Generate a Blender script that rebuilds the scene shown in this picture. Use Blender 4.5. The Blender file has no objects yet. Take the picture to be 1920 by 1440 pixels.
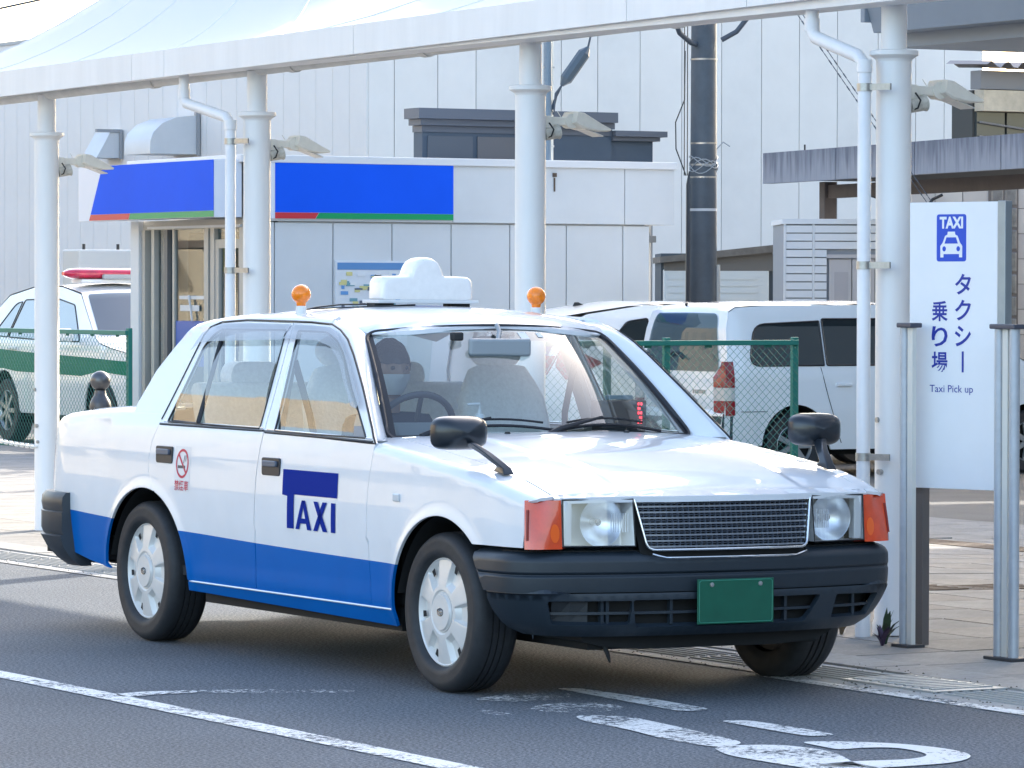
import bpy, bmesh, math, random
import numpy as np
from mathutils import Vector, Matrix
from mathutils.geometry import delaunay_2d_cdt
R_ = math.radians
random.seed(7)
rng = np.random.default_rng(7)
scene = bpy.context.scene
COL = scene.collection

# ------------------------------------------------------------------ camera
def camera():
    yaw, pitch, roll = 2.6298057, -0.0215751, 0.00186079
    d = Vector((math.cos(pitch)*math.cos(yaw), math.cos(pitch)*math.sin(yaw), math.sin(pitch)))
    r = d.cross(Vector((0, 0, 1))).normalized(); u = r.cross(d)
    r2 = r*math.cos(roll)+u*math.sin(roll); u2 = -r*math.sin(roll)+u*math.cos(roll)
    m = Matrix((r2, u2, -d)).transposed().to_4x4()
    m.translation = (14.11737, -8.41034, 1.50285)
    cd = bpy.data.cameras.new('camera'); cam = bpy.data.objects.new('camera', cd); COL.objects.link(cam)
    cam.matrix_world = m
    cd.sensor_width = 36; cd.lens = 36*8.02245624/1.92
    cd.clip_start = 0.5; cd.clip_end = 3000
    scene.camera = cam
camera()

# ------------------------------------------------------------------ light
SUN_AZ, SUN_EL = 122.0, 23.5          # direction to the sun: degrees from +X, degrees up
world = bpy.data.worlds.new("World"); scene.world = world; world.use_nodes = True
_n = world.node_tree.nodes; _bg = _n['Background']
_sky = _n.new('ShaderNodeTexSky'); _sky.sky_type = 'NISHITA'; _sky.sun_disc = False
_sky.sun_elevation = R_(SUN_EL); _sky.sun_rotation = R_(90-SUN_AZ)
_sky.air_density = 1.0; _sky.dust_density = 2.6; _sky.ozone_density = 0.35
world.node_tree.links.new(_sky.outputs[0], _bg.inputs[0]); _bg.inputs[1].default_value = 0.15
_sl = bpy.data.lights.new('sun', 'SUN'); _sl.energy = 2.0; _sl.angle = R_(0.5); _sl.color = (1.0, 0.93, 0.82)
_so = bpy.data.objects.new('sun', _sl); COL.objects.link(_so)
_sd = Vector((math.cos(R_(SUN_AZ))*math.cos(R_(SUN_EL)), math.sin(R_(SUN_AZ))*math.cos(R_(SUN_EL)), math.sin(R_(SUN_EL))))
_so.rotation_euler = (-_sd).to_track_quat('-Z', 'Y').to_euler(); _so.location = (0, 0, 30)
scene.view_settings.view_transform = 'Standard'; scene.view_settings.look = 'None'
scene.view_settings.gamma = 1; scene.view_settings.exposure = 2.14
scene.view_settings.use_curve_mapping = False
scene.cycles.max_bounces = 8; scene.cycles.transparent_max_bounces = 16
scene.cycles.use_denoising = True

# ------------------------------------------------------------------ materials
MATS = {}
def srgb(h):
    h = h.lstrip('#'); c = [int(h[i:i+2], 16)/255 for i in (0, 2, 4)]
    return tuple((x/12.92 if x <= .04045 else ((x+.055)/1.055)**2.4) for x in c)
def mat(name, col=(.5, .5, .5), rough=.5, metal=0, coat=0, spec=.5, emit=None, es=0, noise=0, nscale=8, bump=0, bscale=200,
        trans=0, alpha=1, streak=0, coords='Object'):
    if name in MATS: return MATS[name]
    m = bpy.data.materials.new(name); m.use_nodes = True; MATS[name] = m
    nt = m.node_tree; p = nt.nodes['Principled BSDF']
    p.inputs['Base Color'].default_value = (*col, 1); p.inputs['Roughness'].default_value = rough
    p.inputs['Metallic'].default_value = metal; p.inputs['Coat Weight'].default_value = coat
    p.inputs['Coat Roughness'].default_value = .03
    p.inputs['Specular IOR Level'].default_value = spec
    p.inputs['Transmission Weight'].default_value = trans
    p.inputs['Alpha'].default_value = alpha
    if emit: p.inputs['Emission Color'].default_value = (*emit, 1); p.inputs['Emission Strength'].default_value = es
    if noise or bump or streak:
        tc = nt.nodes.new('ShaderNodeTexCoord')
    if noise or streak:
        mp = nt.nodes.new('ShaderNodeMapping'); nt.links.new(tc.outputs[coords], mp.inputs[0])
        if streak: mp.inputs['Scale'].default_value = (1, 1, .12)
        nz = nt.nodes.new('ShaderNodeTexNoise'); nz.inputs['Scale'].default_value = nscale; nz.inputs['Detail'].default_value = 8
        nz.inputs['Roughness'].default_value = .62
        nt.links.new(mp.outputs[0], nz.inputs[0])
        rp = nt.nodes.new('ShaderNodeMapRange'); rp.inputs[1].default_value = .3; rp.inputs[2].default_value = .7
        a = noise or streak
        rp.inputs[3].default_value = 1-a; rp.inputs[4].default_value = 1+a*.6
        nt.links.new(nz.outputs[0], rp.inputs[0])
        mx = nt.nodes.new('ShaderNodeVectorMath'); mx.operation = 'SCALE'; mx.inputs[0].default_value = col
        nt.links.new(rp.outputs[0], mx.inputs['Scale']); nt.links.new(mx.outputs[0], p.inputs['Base Color'])
    if bump:
        nb = nt.nodes.new('ShaderNodeTexNoise'); nb.inputs['Scale'].default_value = bscale; nb.inputs['Detail'].default_value = 4
        nt.links.new(tc.outputs[coords], nb.inputs[0])
        bp = nt.nodes.new('ShaderNodeBump'); bp.inputs['Strength'].default_value = bump; bp.inputs['Distance'].default_value = .01
        nt.links.new(nb.outputs[0], bp.inputs['Height']); nt.links.new(bp.outputs[0], p.inputs['Normal'])
    return m

def glass(name, tint=(.8, .86, .85), refl=1.0, rough=0.0):
    if name in MATS: return MATS[name]
    m = bpy.data.materials.new(name); m.use_nodes = True; MATS[name] = m
    nt = m.node_tree; nt.nodes.remove(nt.nodes['Principled BSDF'])
    out = nt.nodes['Material Output']
    t = nt.nodes.new('ShaderNodeBsdfTransparent'); t.inputs[0].default_value = (*tint, 1)
    g = nt.nodes.new('ShaderNodeBsdfGlossy'); g.inputs['Roughness'].default_value = rough
    f = nt.nodes.new('ShaderNodeFresnel'); ge = nt.nodes.new('ShaderNodeNewGeometry'); ir = nt.nodes.new('ShaderNodeMapRange')
    ir.inputs[3].default_value = 1.5; ir.inputs[4].default_value = 1/1.5; nt.links.new(ge.outputs['Backfacing'], ir.inputs[0]); nt.links.new(ir.outputs[0], f.inputs[0])
    mm = nt.nodes.new('ShaderNodeMath'); mm.operation = 'MULTIPLY'; mm.inputs[1].default_value = refl; mm.use_clamp = True
    nt.links.new(f.outputs[0], mm.inputs[0])
    x = nt.nodes.new('ShaderNodeMixShader'); nt.links.new(mm.outputs[0], x.inputs[0])
    nt.links.new(t.outputs[0], x.inputs[1]); nt.links.new(g.outputs[0], x.inputs[2]); nt.links.new(x.outputs[0], out.inputs[0])
    return m

# ------------------------------------------------------------------ mesh builder
def tagset(o, label=None, cat=None, group=None, kind=None):
    if label: o['label'] = label
    if cat: o['category'] = cat
    if group: o['group'] = group
    if kind: o['kind'] = kind
    return o
def empty(name, loc=(0, 0, 0), rz=0, label=None, cat=None, group=None, kind=None):
    o = bpy.data.objects.new(name, None); o.empty_display_size = .1; COL.objects.link(o)
    o.location = loc; o.rotation_euler = (0, 0, rz)
    return tagset(o, label, cat, group, kind)
def copy_tree(o, parent=None, loc=None, rz=None, label=None):
    c = o.copy(); COL.objects.link(c)
    if parent is not None: c.parent = parent
    for ch in list(o.children): copy_tree(ch, c)
    if loc is not None: c.location = loc
    if rz is not None: c.rotation_euler = (0, 0, rz)
    if label: c['label'] = label
    return c
def link_mesh(name, me, parent=None, loc=None, **tags):
    o = bpy.data.objects.new(name, me); COL.objects.link(o)
    if parent is not None: o.parent = parent
    if loc is not None: o.location = loc
    return tagset(o, **tags)
def bevel(o, w=.004, seg=2, ang=35):
    m = o.modifiers.new('bevel', 'BEVEL'); m.width = w; m.segments = seg; m.limit_method = 'ANGLE'; m.angle_limit = R_(ang)
    return o

class MB:
    def __init__(s): s.v = []; s.f = []; s.m = []
    def add(s, vs, fs, mi=0):
        b = len(s.v); s.v += [tuple(map(float, p)) for p in vs]; s.f += [tuple(b+i for i in f) for f in fs]; s.m += [mi]*len(fs)
        return s
    def box(s, c, d, rz=0, rx=0, ry=0, mi=0):
        M = Matrix.Rotation(rz, 3, 'Z') @ Matrix.Rotation(ry, 3, 'Y') @ Matrix.Rotation(rx, 3, 'X')
        vs = [Vector(c)+M @ Vector((x*d[0]/2, y*d[1]/2, z*d[2]/2)) for z in (-1, 1) for y in (-1, 1) for x in (-1, 1)]
        return s.add(vs, [(0, 2, 3, 1), (4, 5, 7, 6), (0, 1, 5, 4), (2, 6, 7, 3), (0, 4, 6, 2), (1, 3, 7, 5)], mi)
    def bx(s, x0, x1, y0, y1, z0, z1, mi=0):
        return s.box(((x0+x1)/2, (y0+y1)/2, (z0+z1)/2), (abs(x1-x0), abs(y1-y0), abs(z1-z0)), mi=mi)
    def tube(s, pts, r, n=8, caps=True, mi=0, closed=False):
        P = [Vector(p) for p in pts]; k = len(P); rr = r if hasattr(r, '__len__') else [r]*k
        t0 = (P[1]-P[0]).normalized(); up = Vector((0, 0, 1)) if abs(t0.z) < .9 else Vector((1, 0, 0))
        nrm = t0.cross(up).normalized(); vs = []
        for i in range(k):
            if closed: t = (P[(i+1) % k]-P[i-1]).normalized()
            else: t = (P[min(i+1, k-1)]-P[max(i-1, 0)]).normalized()
            nrm = (nrm-t*nrm.dot(t)).normalized(); b = t.cross(nrm)
            for j in range(n):
                a = 2*math.pi*j/n; vs.append(P[i]+(nrm*math.cos(a)+b*math.sin(a))*rr[i])
        fs = [(i*n+j, i*n+(j+1) % n, ((i+1) % k)*n+(j+1) % n, ((i+1) % k)*n+j) for i in range(k if closed else k-1) for j in range(n)]
        if caps and not closed: fs += [tuple(range(n))[::-1], tuple((k-1)*n+j for j in range(n))]
        return s.add(vs, fs, mi)
    def lathe(s, prof, n=32, M=None, mi=0, close=False):
        M = M or Matrix.Identity(4); vs = []; k = len(prof)
        for (r, z) in prof:
            for j in range(n):
                a = 2*math.pi*j/n; vs.append(M @ Vector((r*math.cos(a), r*math.sin(a), z)))
        fs = [(i*n+j, i*n+(j+1) % n, (i+1)*n+(j+1) % n, (i+1)*n+j) for i in range(k-1) for j in range(n)]
        if prof[0][0] > 1e-6 and close: fs.append(tuple(range(n))[::-1])
        if prof[-1][0] > 1e-6 and close: fs.append(tuple((k-1)*n+j for j in range(n)))
        return s.add(vs, fs, mi)
    def prism(s, poly, a, b, axis='y', mi=0):
        def P(u, v, w): return {'y': (u, w, v), 'x': (w, u, v), 'z': (u, v, w)}[axis]
        n = len(poly); vs = [P(u, v, a) for u, v in poly]+[P(u, v, b) for u, v in poly]
        fs = [(i, (i+1) % n, n+(i+1) % n, n+i) for i in range(n)]+[tuple(range(n))[::-1], tuple(range(n, 2*n))]
        return s.add(vs, fs, mi)
    def grid(s, fn, us, vs_, mi=0, flip=False):
        nu, nv = len(us), len(vs_); pts = [fn(u, v) for u in us for v in vs_]
        fs = [(i*nv+j, (i+1)*nv+j, (i+1)*nv+j+1, i*nv+j+1) for i in range(nu-1) for j in range(nv-1)]
        if flip: fs = [f[::-1] for f in fs]
        return s.add(pts, fs, mi)
    def loft(s, rings, mi=0, closed=True, caps=True):
        n = len(rings[0]); vs = [p for r in rings for p in r]
        m = n if closed else n-1
        fs = [(i*n+j, i*n+(j+1) % n, (i+1)*n+(j+1) % n, (i+1)*n+j) for i in range(len(rings)-1) for j in range(m)]
        if caps: fs += [tuple(range(n))[::-1], tuple((len(rings)-1)*n+j for j in range(n))]
        return s.add(vs, fs, mi)
    def mesh(s, name, mats, smooth=None, fixn=True, mat4=None):
        me = bpy.data.meshes.new(name); me.from_pydata(s.v, [], s.f)
        if mat4 is not None: me.transform(mat4)
        for m in (mats if isinstance(mats, (list, tuple)) else [mats]): me.materials.append(m)
        if any(s.m): me.polygons.foreach_set('material_index', s.m)
        if fixn:
            bm = bmesh.new(); bm.from_mesh(me); bmesh.ops.recalc_face_normals(bm, faces=bm.faces); bm.to_mesh(me); bm.free()
        if smooth:
            me.polygons.foreach_set('use_smooth', [True]*len(me.polygons)); me.set_sharp_from_angle(angle=R_(smooth))
        me.update(); return me
    def build(s, name, mats, parent=None, smooth=None, bev=None, fixn=True, loc=None, mat4=None, **tags):
        o = link_mesh(name, s.mesh(name, mats, smooth, fixn, mat4), parent, loc, **tags)
        if bev: bevel(o, bev)
        return o

def spl(xs, ys):
    """Catmull-Rom interpolation through (xs, ys), flat outside."""
    xs = np.array(xs, float); ys = np.array(ys, float)
    if xs[0] > xs[-1]: xs, ys = xs[::-1], ys[::-1]
    sec = np.diff(ys)/np.diff(xs); m = np.zeros(len(xs)); m[0] = sec[0]; m[-1] = sec[-1]
    for i in range(1, len(xs)-1): m[i] = 0 if sec[i-1]*sec[i] <= 0 else 2*sec[i-1]*sec[i]/(sec[i-1]+sec[i])
    def f(x):
        x = min(max(x, xs[0]), xs[-1]); i = min(max(int(np.searchsorted(xs, x))-1, 0), len(xs)-2)
        h = xs[i+1]-xs[i]; t = (x-xs[i])/h
        return float((2*t**3-3*t*t+1)*ys[i]+(t**3-2*t*t+t)*h*m[i]+(-2*t**3+3*t*t)*ys[i+1]+(t**3-t*t)*h*m[i+1])
    return f
def sstep(a, b, x):
    t = min(max((x-a)/(b-a), 0), 1); return t*t*(3-2*t)
def roundpoly(pts, r, n=5):
    """Round each corner of a closed polygon; r a number or a list."""
    out = []; k = len(pts)
    for i in range(k):
        p0, p1, p2 = Vector(pts[i-1]), Vector(pts[i]), Vector(pts[(i+1) % k]); q = r[i] if hasattr(r, '__len__') else r
        if q <= 0: out.append(tuple(p1)); continue
        d0 = (p0-p1); d1 = (p2-p1); c = min(q, d0.length*.48, d1.length*.48)
        a = p1+d0.normalized()*c; b = p1+d1.normalized()*c
        for j in range(n+1):
            t = j/n; out.append(tuple(a*(1-t)**2+p1*2*t*(1-t)+b*t*t))
    return out
def inpoly(x, y, poly):
    c = False; n = len(poly); j = n-1
    for i in range(n):
        xi, yi = poly[i]; xj, yj = poly[j]
        if (yi > y) != (yj > y) and x < (xj-xi)*(y-yi)/(yj-yi)+xi: c = not c
        j = i
    return c
def resample(poly, step):
    out = []; n = len(poly)
    for i in range(n):
        a, b = poly[i], poly[(i+1) % n]; L = math.hypot(b[0]-a[0], b[1]-a[1])
        if L < 1e-7: continue
        k = max(1, int(math.ceil(L/step)))
        for j in range(k): out.append((a[0]+(b[0]-a[0])*j/k, a[1]+(b[1]-a[1])*j/k))
    return out
def panel(name, outline, fn, mats, parent=None, holes=(), step=.035, gu=.06, gv=.05, thick=.012, matfn=None, sym=False, off=0.0,
          lines=(), both=False, **tags):
    """Sheet cut to a 2-D outline (u,v), laid on the surface fn(u,v)->xyz, with turned-in edges.  Normal = dP/du x dP/dv * sgn."""
    rings = [resample(outline, step)]+[resample(h, step) for h in holes]
    V = []; Ed = []
    for r in rings:
        b = len(V); V += r; Ed += [(b+i, b+(i+1) % len(r)) for i in range(len(r))]
    for ln in lines:
        b = len(V); V += ln; Ed += [(b+i, b+i+1) for i in range(len(ln)-1)]
    U = np.array(V); u0, v0 = U.min(0); u1, v1 = U.max(0); md = min(gu, gv)*.45; gp = []
    u = u0+gu*.5
    while u < u1:
        v = v0+gv*.5
        while v < v1:
            if inpoly(u, v, outline) and not any(inpoly(u, v, h) for h in holes):
                if np.min((U[:, 0]-u)**2+(U[:, 1]-v)**2) > md*md: gp.append((u, v))
            v += gv
        u += gu
    V = V+gp
    vo, eo, fo, *_ = delaunay_2d_cdt([Vector(p) for p in V], Ed, [], 0, 1e-6)
    tris = []
    for f in fo:
        cx = sum(vo[i][0] for i in f)/3; cy = sum(vo[i][1] for i in f)/3
        if inpoly(cx, cy, outline) and not any(inpoly(cx, cy, h) for h in holes): tris.append(tuple(f))
    P = [];
    N = []
    e = 1e-3
    for p in vo:
        u, v = p[0], p[1]; q = Vector(fn(u, v)); n = (Vector(fn(u+e, v))-Vector(fn(u-e, v))).cross(Vector(fn(u, v+e))-Vector(fn(u, v-e)))
        n = n.normalized() if n.length > 1e-12 else Vector((0, 0, 1)); P.append(q); N.append(n)
    # orientation
    P = [q+n*off for q, n in zip(P, N)]
    tr = []
    for t in tris:
        a, b, c = (Vector((vo[i][0], vo[i][1], 0)) for i in t)
        tr.append(t if (b-a).cross(c-a).z > 0 else t[::-1])
    verts = [tuple(p) for p in P]; faces = list(tr); loopn = []
    for t in tr: loopn += [tuple(N[i]) for i in t]
    mi = [matfn(sum(vo[i][0] for i in t)/3, sum(vo[i][1] for i in t)/3) if matfn else 0 for t in tr]
    cnt = {}
    for t in tr:
        for i in range(3):
            a, b = t[i], t[(i+1) % 3]; cnt[(a, b)] = 1
    bd = [(a, b) for (a, b) in cnt if (b, a) not in cnt]
    if thick:
        nb = {}
        for a, b in bd:
            for i in (a, b):
                if i not in nb: nb[i] = len(verts); verts.append(tuple(P[i]-N[i]*thick))
        for a, b in bd:
            q = (a, nb[a], nb[b], b); faces.append(q); mi.append(0)
            fnm = (Vector(verts[b])-Vector(verts[a])).cross(Vector(verts[nb[a]])-Vector(verts[a]))
            fnm = (-fnm.normalized()) if fnm.length > 0 else Vector((0, 0, 1)); fnm = -fnm
            fnm = (Vector(verts[q[1]])-Vector(verts[q[0]])).cross(Vector(verts[q[2]])-Vector(verts[q[0]])); fnm = fnm.normalized() if fnm.length > 0 else Vector((0, 0, 1))
            loopn += [tuple(fnm)]*4
    def mk(mirror):
        vs = [(x, -y, z) for x, y, z in verts] if mirror else verts
        fs = [tuple(reversed(f)) for f in faces] if mirror else faces
        me = bpy.data.meshes.new(name); me.from_pydata(vs, [], fs)
        for m in (mats if isinstance(mats, (list, tuple)) else [mats]): me.materials.append(m)
        me.polygons.foreach_set('material_index', mi)
        me.polygons.foreach_set('use_smooth', [True]*len(fs))
        ln = []; k = 0
        for f in faces:
            seg = loopn[k:k+len(f)]; k += len(f)
            if mirror: seg = [(a, -b, c) for a, b, c in reversed(seg)]
            ln += seg
        me.normals_split_custom_set(ln); me.update()
        return link_mesh(name, me, parent, **tags)
    o = mk(False)
    if both: return o, mk(True)
    return o

def text_mesh(body, size=1.0, bold=0.0, align='CENTER', extrude=0.0, sx=1.0):
    """Flat (x, y) triangles of a line of text, centred on the origin."""
    cu = bpy.data.curves.new('lettering', 'FONT'); cu.body = body; cu.size = size; cu.align_x = align; cu.align_y = 'CENTER'
    cu.offset = bold; cu.extrude = extrude; cu.resolution_u = 3; cu.fill_mode = 'FRONT' if extrude == 0 else 'BOTH'
    o = bpy.data.objects.new('lettering', cu); COL.objects.link(o)
    dg = bpy.context.evaluated_depsgraph_get(); dg.update()
    me = o.evaluated_get(dg).to_mesh()
    vs = [(v.co.x*sx, v.co.y, v.co.z) for v in me.vertices]; fs = [tuple(p.vertices) for p in me.polygons]
    o.evaluated_get(dg).to_mesh_clear(); bpy.data.objects.remove(o); bpy.data.curves.remove(cu)
    return vs, fs
def fit_text(body, w, h, bold=0.0):
    """Text scaled to fill w x h, centred."""
    vs, fs = text_mesh(body, 1.0, bold)
    xs = [v[0] for v in vs]; ys = [v[1] for v in vs]; ax = (min(xs)+max(xs))/2; ay = (min(ys)+max(ys))/2
    kx = w/(max(xs)-min(xs)); ky = h/(max(ys)-min(ys))
    return [((x-ax)*kx, (y-ay)*ky, 0) for x, y, z in vs], fs
# ================================================================== SETTING
GZ = lambda y: -0.21*sstep(2.6, 12.0, y)
def mixmat(name, c1, c2, scale, rough=.9, bump=.5, bscale=300, c3=None, big=1.2, detail=10, lo=.35, hi=.65, stretch=None):
    """Speckled mineral surface: fine aggregate plus large faint patches."""
    if name in MATS: return MATS[name]
    m = bpy.data.materials.new(name); m.use_nodes = True; MATS[name] = m; nt = m.node_tree; p = nt.nodes['Principled BSDF']
    p.inputs['Roughness'].default_value = rough
    tc = nt.nodes.new('ShaderNodeTexCoord'); src = tc.outputs['Object']
    if stretch:
        mp = nt.nodes.new('ShaderNodeMapping'); mp.inputs['Scale'].default_value = stretch; nt.links.new(src, mp.inputs[0]); src = mp.outputs[0]
    n1 = nt.nodes.new('ShaderNodeTexNoise'); n1.inputs['Scale'].default_value = scale; n1.inputs['Detail'].default_value = detail; n1.inputs['Roughness'].default_value = .75
    nt.links.new(src, n1.inputs[0])
    r = nt.nodes.new('ShaderNodeMapRange'); r.inputs[1].default_value = lo; r.inputs[2].default_value = hi; nt.links.new(n1.outputs[0], r.inputs[0])
    mx = nt.nodes.new('ShaderNodeMix'); mx.data_type = 'RGBA'; mx.inputs[6].default_value = (*c1, 1); mx.inputs[7].default_value = (*c2, 1)
    nt.links.new(r.outputs[0], mx.inputs[0])
    n2 = nt.nodes.new('ShaderNodeTexNoise'); n2.inputs['Scale'].default_value = big; n2.inputs['Detail'].default_value = 5
    nt.links.new(src, n2.inputs[0])
    r2 = nt.nodes.new('ShaderNodeMapRange'); r2.inputs[1].default_value = .3; r2.inputs[2].default_value = .7; r2.inputs[3].default_value = .82; r2.inputs[4].default_value = 1.18
    nt.links.new(n2.outputs[0], r2.inputs[0])
    sc = nt.nodes.new('ShaderNodeVectorMath'); sc.operation = 'SCALE'; nt.links.new(mx.outputs[2], sc.inputs[0]); nt.links.new(r2.outputs[0], sc.inputs['Scale'])
    nt.links.new(sc.outputs[0], p.inputs['Base Color'])
    nb = nt.nodes.new('ShaderNodeTexNoise'); nb.inputs['Scale'].default_value = bscale; nb.inputs['Detail'].default_value = 3; nt.links.new(src, nb.inputs[0])
    bp = nt.nodes.new('ShaderNodeBump'); bp.inputs['Strength'].default_value = bump; bp.inputs['Distance'].default_value = .004
    nt.links.new(nb.outputs[0], bp.inputs['Height']); nt.links.new(bp.outputs[0], p.inputs['Normal'])
    return m
M_ASPH = mixmat('asphalt', (.034, .043, .054), (.19, .215, .243), 80, bump=1.0, bscale=110, big=.6, lo=.44, hi=.60)
M_LOT = mixmat('car_park_asphalt', (.09, .09, .09), (.15, .15, .145), 60, bump=.5)
M_CONC = mixmat('gutter_concrete', (.33, .32, .305), (.43, .42, .40), 35, bump=.4, bscale=120)
M_KERB = mixmat('kerb_concrete', (.26, .25, .235), (.35, .335, .315), 30, bump=.4, bscale=100)
SLAB = [mixmat('paving_slab_%s' % k, a, b, 28, bump=.5, bscale=90, big=2.5) for k, a, b in
        (('grey', (.19, .184, .175), (.265, .257, .245)), ('warm', (.205, .188, .168), (.285, .265, .24)), ('pale', (.22, .211, .198), (.30, .288, .27)))]
M_MORTAR = mixmat('paving_joint', (.10, .098, .09), (.15, .145, .14), 60)

def sheet(name, x0, x1, ys, z, m, nx=2, **t):
    b = MB(); zf = z if callable(z) else (lambda y: z)
    b.grid(lambda x, y: (x, y, zf(y)), list(np.linspace(x0, x1, nx)), ys)
    return b.build(name, m, fixn=False, kind='structure', **t) if False else _up(b, name, m)
def _up(b, name, m):
    o = b.build(name, m, fixn=False); o['kind'] = 'structure'
    me = o.data
    if me.polygons[0].normal.z < 0: me.flip_normals()
    return o
sheet('ground', -1500, 1500, [-1500, 1500], -.42, M_LOT)
sheet('road', -260, 120, [-90, .69], 0.0, M_ASPH)
sheet('gutter', -60, 30, [.69, 1.13], .004, M_CONC)
sheet('plaza', -60, 30, [1.13]+list(np.linspace(2.4, 12.2, 20))+[13, 60], lambda y: GZ(y)-.006, M_MORTAR)
# kerb stones flush beside the gutter
kb = MB().bx(-.297, .297, 1.134, 1.40, -.05, .012).mesh('kerb_stone', M_KERB)
kerb = empty('kerb', kind='structure')
for i in range(40):
    link_mesh('kerb_stone', kb, kerb, (-21.9+i*.6, 0, random.uniform(-.002, .002)))
# longitudinal grooves of the gutter
gr = MB()
for k in range(6):
    y = .80+k*.05
    for i in range(38): gr.bx(-20+i*.6+.02, -20+i*.6+.58, y-.006, y+.006, .0045, .010)
gr.build('gutter_rib', mat('gutter_rib', (.38, .37, .35), .9), bpy.data.objects['gutter'])
# drain cover set in the gutter
dc = MB().bx(.36, .98, .78, 1.12, -.02, .012)
for k in range(10): dc.bx(.39+k*.057, .41+k*.057, .81, 1.09, .012, .017)
tagset(dc.build('drain_cover', mat('drain_steel', (.42, .42, .41), .5, .4, noise=.2, nscale=40)), 'pale checkered steel drain cover set in the gutter', 'drain cover')

# paving slabs: the ones seen are single slabs with recessed joints
pav = empty('pavement', kind='structure')
sm = [MB().bx(-.245, .245, -.245, .245, -.03, .0).mesh('paving_slab', m) for m in SLAB]
cx, cy, vy = 14.117, -8.410, 2.6298
cells = []
def pxcol(x, y):
    dx, dy = x-cx, y-cy; d = dx*math.cos(vy)+dy*math.sin(vy); r = dx*math.sin(vy)-dy*math.cos(vy); return 960+8022.5*r/d
for i in range(-48, 6):
    for j in range(0, 17):
        x = i*.5+.25; y = 1.66+j*.5
        p = pxcol(x, y)
        if p < 75 or p > 1610: cells.append((abs(x+3), x, y))
cells.sort(); 
for _, x, y in cells[:300]:
    s = link_mesh('paving_slab', random.choice(sm), pav, (x, y, GZ(y)+.008+random.uniform(-.0015, .0015)))
    s.rotation_euler = (math.atan2(GZ(y+.25)-GZ(y-.25), .5), 0, random.uniform(-.003, .003))
rest = MB()
done = {(round(x, 2), round(y, 2)) for _, x, y in cells[:300]}
for i in range(-60, 16):
    for j in range(0, 17):
        x = i*.5+.25; y = 1.66+j*.5
        if (round(x, 2), round(y, 2)) in done: continue
        rest.box((x, y, GZ(y)-.003), (.49, .49, .022))
o = rest.build('paving_field', SLAB[0], pav); o['kind'] = 'stuff'
# brown slot drains crossing the paving
for (x0, x1, y0, y1, n_, ax) in ((-3.98, -3.70, 1.9, 9.5, 4, 'y'), (-22, 2, 7.25, 7.60, 4, 'x')):
    b = MB()
    for k in range(n_):
        if ax == 'y':
            x = x0+(x1-x0)*k/(n_-1)
            for q in range(16):
                ya = y0+q*(y1-y0)/16; yb = ya+(y1-y0)/16-.02; b.box((x, (ya+yb)/2, GZ((ya+yb)/2)+.011), (.03, yb-ya, .008))
        else:
            y = y0+(y1-y0)*k/(n_-1); b.bx(x0, x1, y-.02, y+.02, GZ(y)+.008, GZ(y)+.014)
    o = b.build('slot_drain', mat('slot_drain', (.17, .12, .085), .8, noise=.3, nscale=30)); o['kind'] = 'structure'

# ---------------------------------------------------------------- painted markings (worn thermoplastic)
def paintmat(name, wear, scale=38):
    m = bpy.data.materials.new(name); m.use_nodes = True; nt = m.node_tree; p = nt.nodes['Principled BSDF']; p.inputs['Roughness'].default_value = .7
    p.inputs['Base Color'].default_value = (.72, .72, .70, 1)
    tc = nt.nodes.new('ShaderNodeTexCoord'); n = nt.nodes.new('ShaderNodeTexNoise'); n.inputs['Scale'].default_value = scale; n.inputs['Detail'].default_value = 9; n.inputs['Roughness'].default_value = .8
    nt.links.new(tc.outputs['Object'], n.inputs[0])
    n2 = nt.nodes.new('ShaderNodeTexNoise'); n2.inputs['Scale'].default_value = 3.5; n2.inputs['Detail'].default_value = 3; nt.links.new(tc.outputs['Object'], n2.inputs[0])
    a = nt.nodes.new('ShaderNodeMath'); a.operation = 'MULTIPLY_ADD'; a.inputs[1].default_value = .35; nt.links.new(n2.outputs[0], a.inputs[0]); nt.links.new(n.outputs[0], a.inputs[2])
    r = nt.nodes.new('ShaderNodeMapRange'); r.inputs[1].default_value = wear-.03; r.inputs[2].default_value = wear+.03; nt.links.new(a.outputs[0], r.inputs[0])
    nt.links.new(r.outputs[0], p.inputs['Alpha']); return m
PM_OK, PM_MID, PM_BAD = paintmat('road_paint', .58), paintmat('road_paint_worn', .635), paintmat('road_paint_faded', .73)
def marking(poly, m, label, z=.004):
    poly = roundpoly(poly, .10, 4); b = MB(); k = len(poly)
    from mathutils.geometry import tessellate_polygon
    t = tessellate_polygon([[Vector((x, y, 0)) for x, y in poly]])
    b.add([(x, y, z) for x, y in poly], [tuple(q) for q in t])
    o = _up(b, 'road_marking', m); return o
marking([(-30, -2.05), (12, -2.02), (12, -1.90), (-30, -1.93)], PM_MID, '')
marking([(.05, .60), (.9, .60), (14, .59), (14, .69), (.05, .69)], PM_MID, '')
marking([(-.45, -1.93), (-.50, -1.80), (-.46, -1.58), (-.36, -1.62), (-.38, -1.75), (-.33, -1.93)], PM_MID, '')
marking([(-.46, -1.575), (-.44, -1.50), (-.28, -1.18), (-.16, -1.05), (-.10, -1.12), (-.22, -1.40), (-.36, -1.615)], PM_BAD, '')
marking([(.109, -.354), (.152, -.274), (.6, -.245), (1.094, -.262), (1.108, -.401), (.6, -.38)], PM_MID, '')
marking([(1.443, -.46), (1.474, -.363), (1.75, -.345), (2.048, -.36), (2.047, -.471), (1.75, -.475)], PM_MID, '')
marking([(.36, -.86), (.211, -.60), (.277, -.405), (.40, -.44), (.52, -.56), (.50, -.78)], PM_BAD, '')
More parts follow.
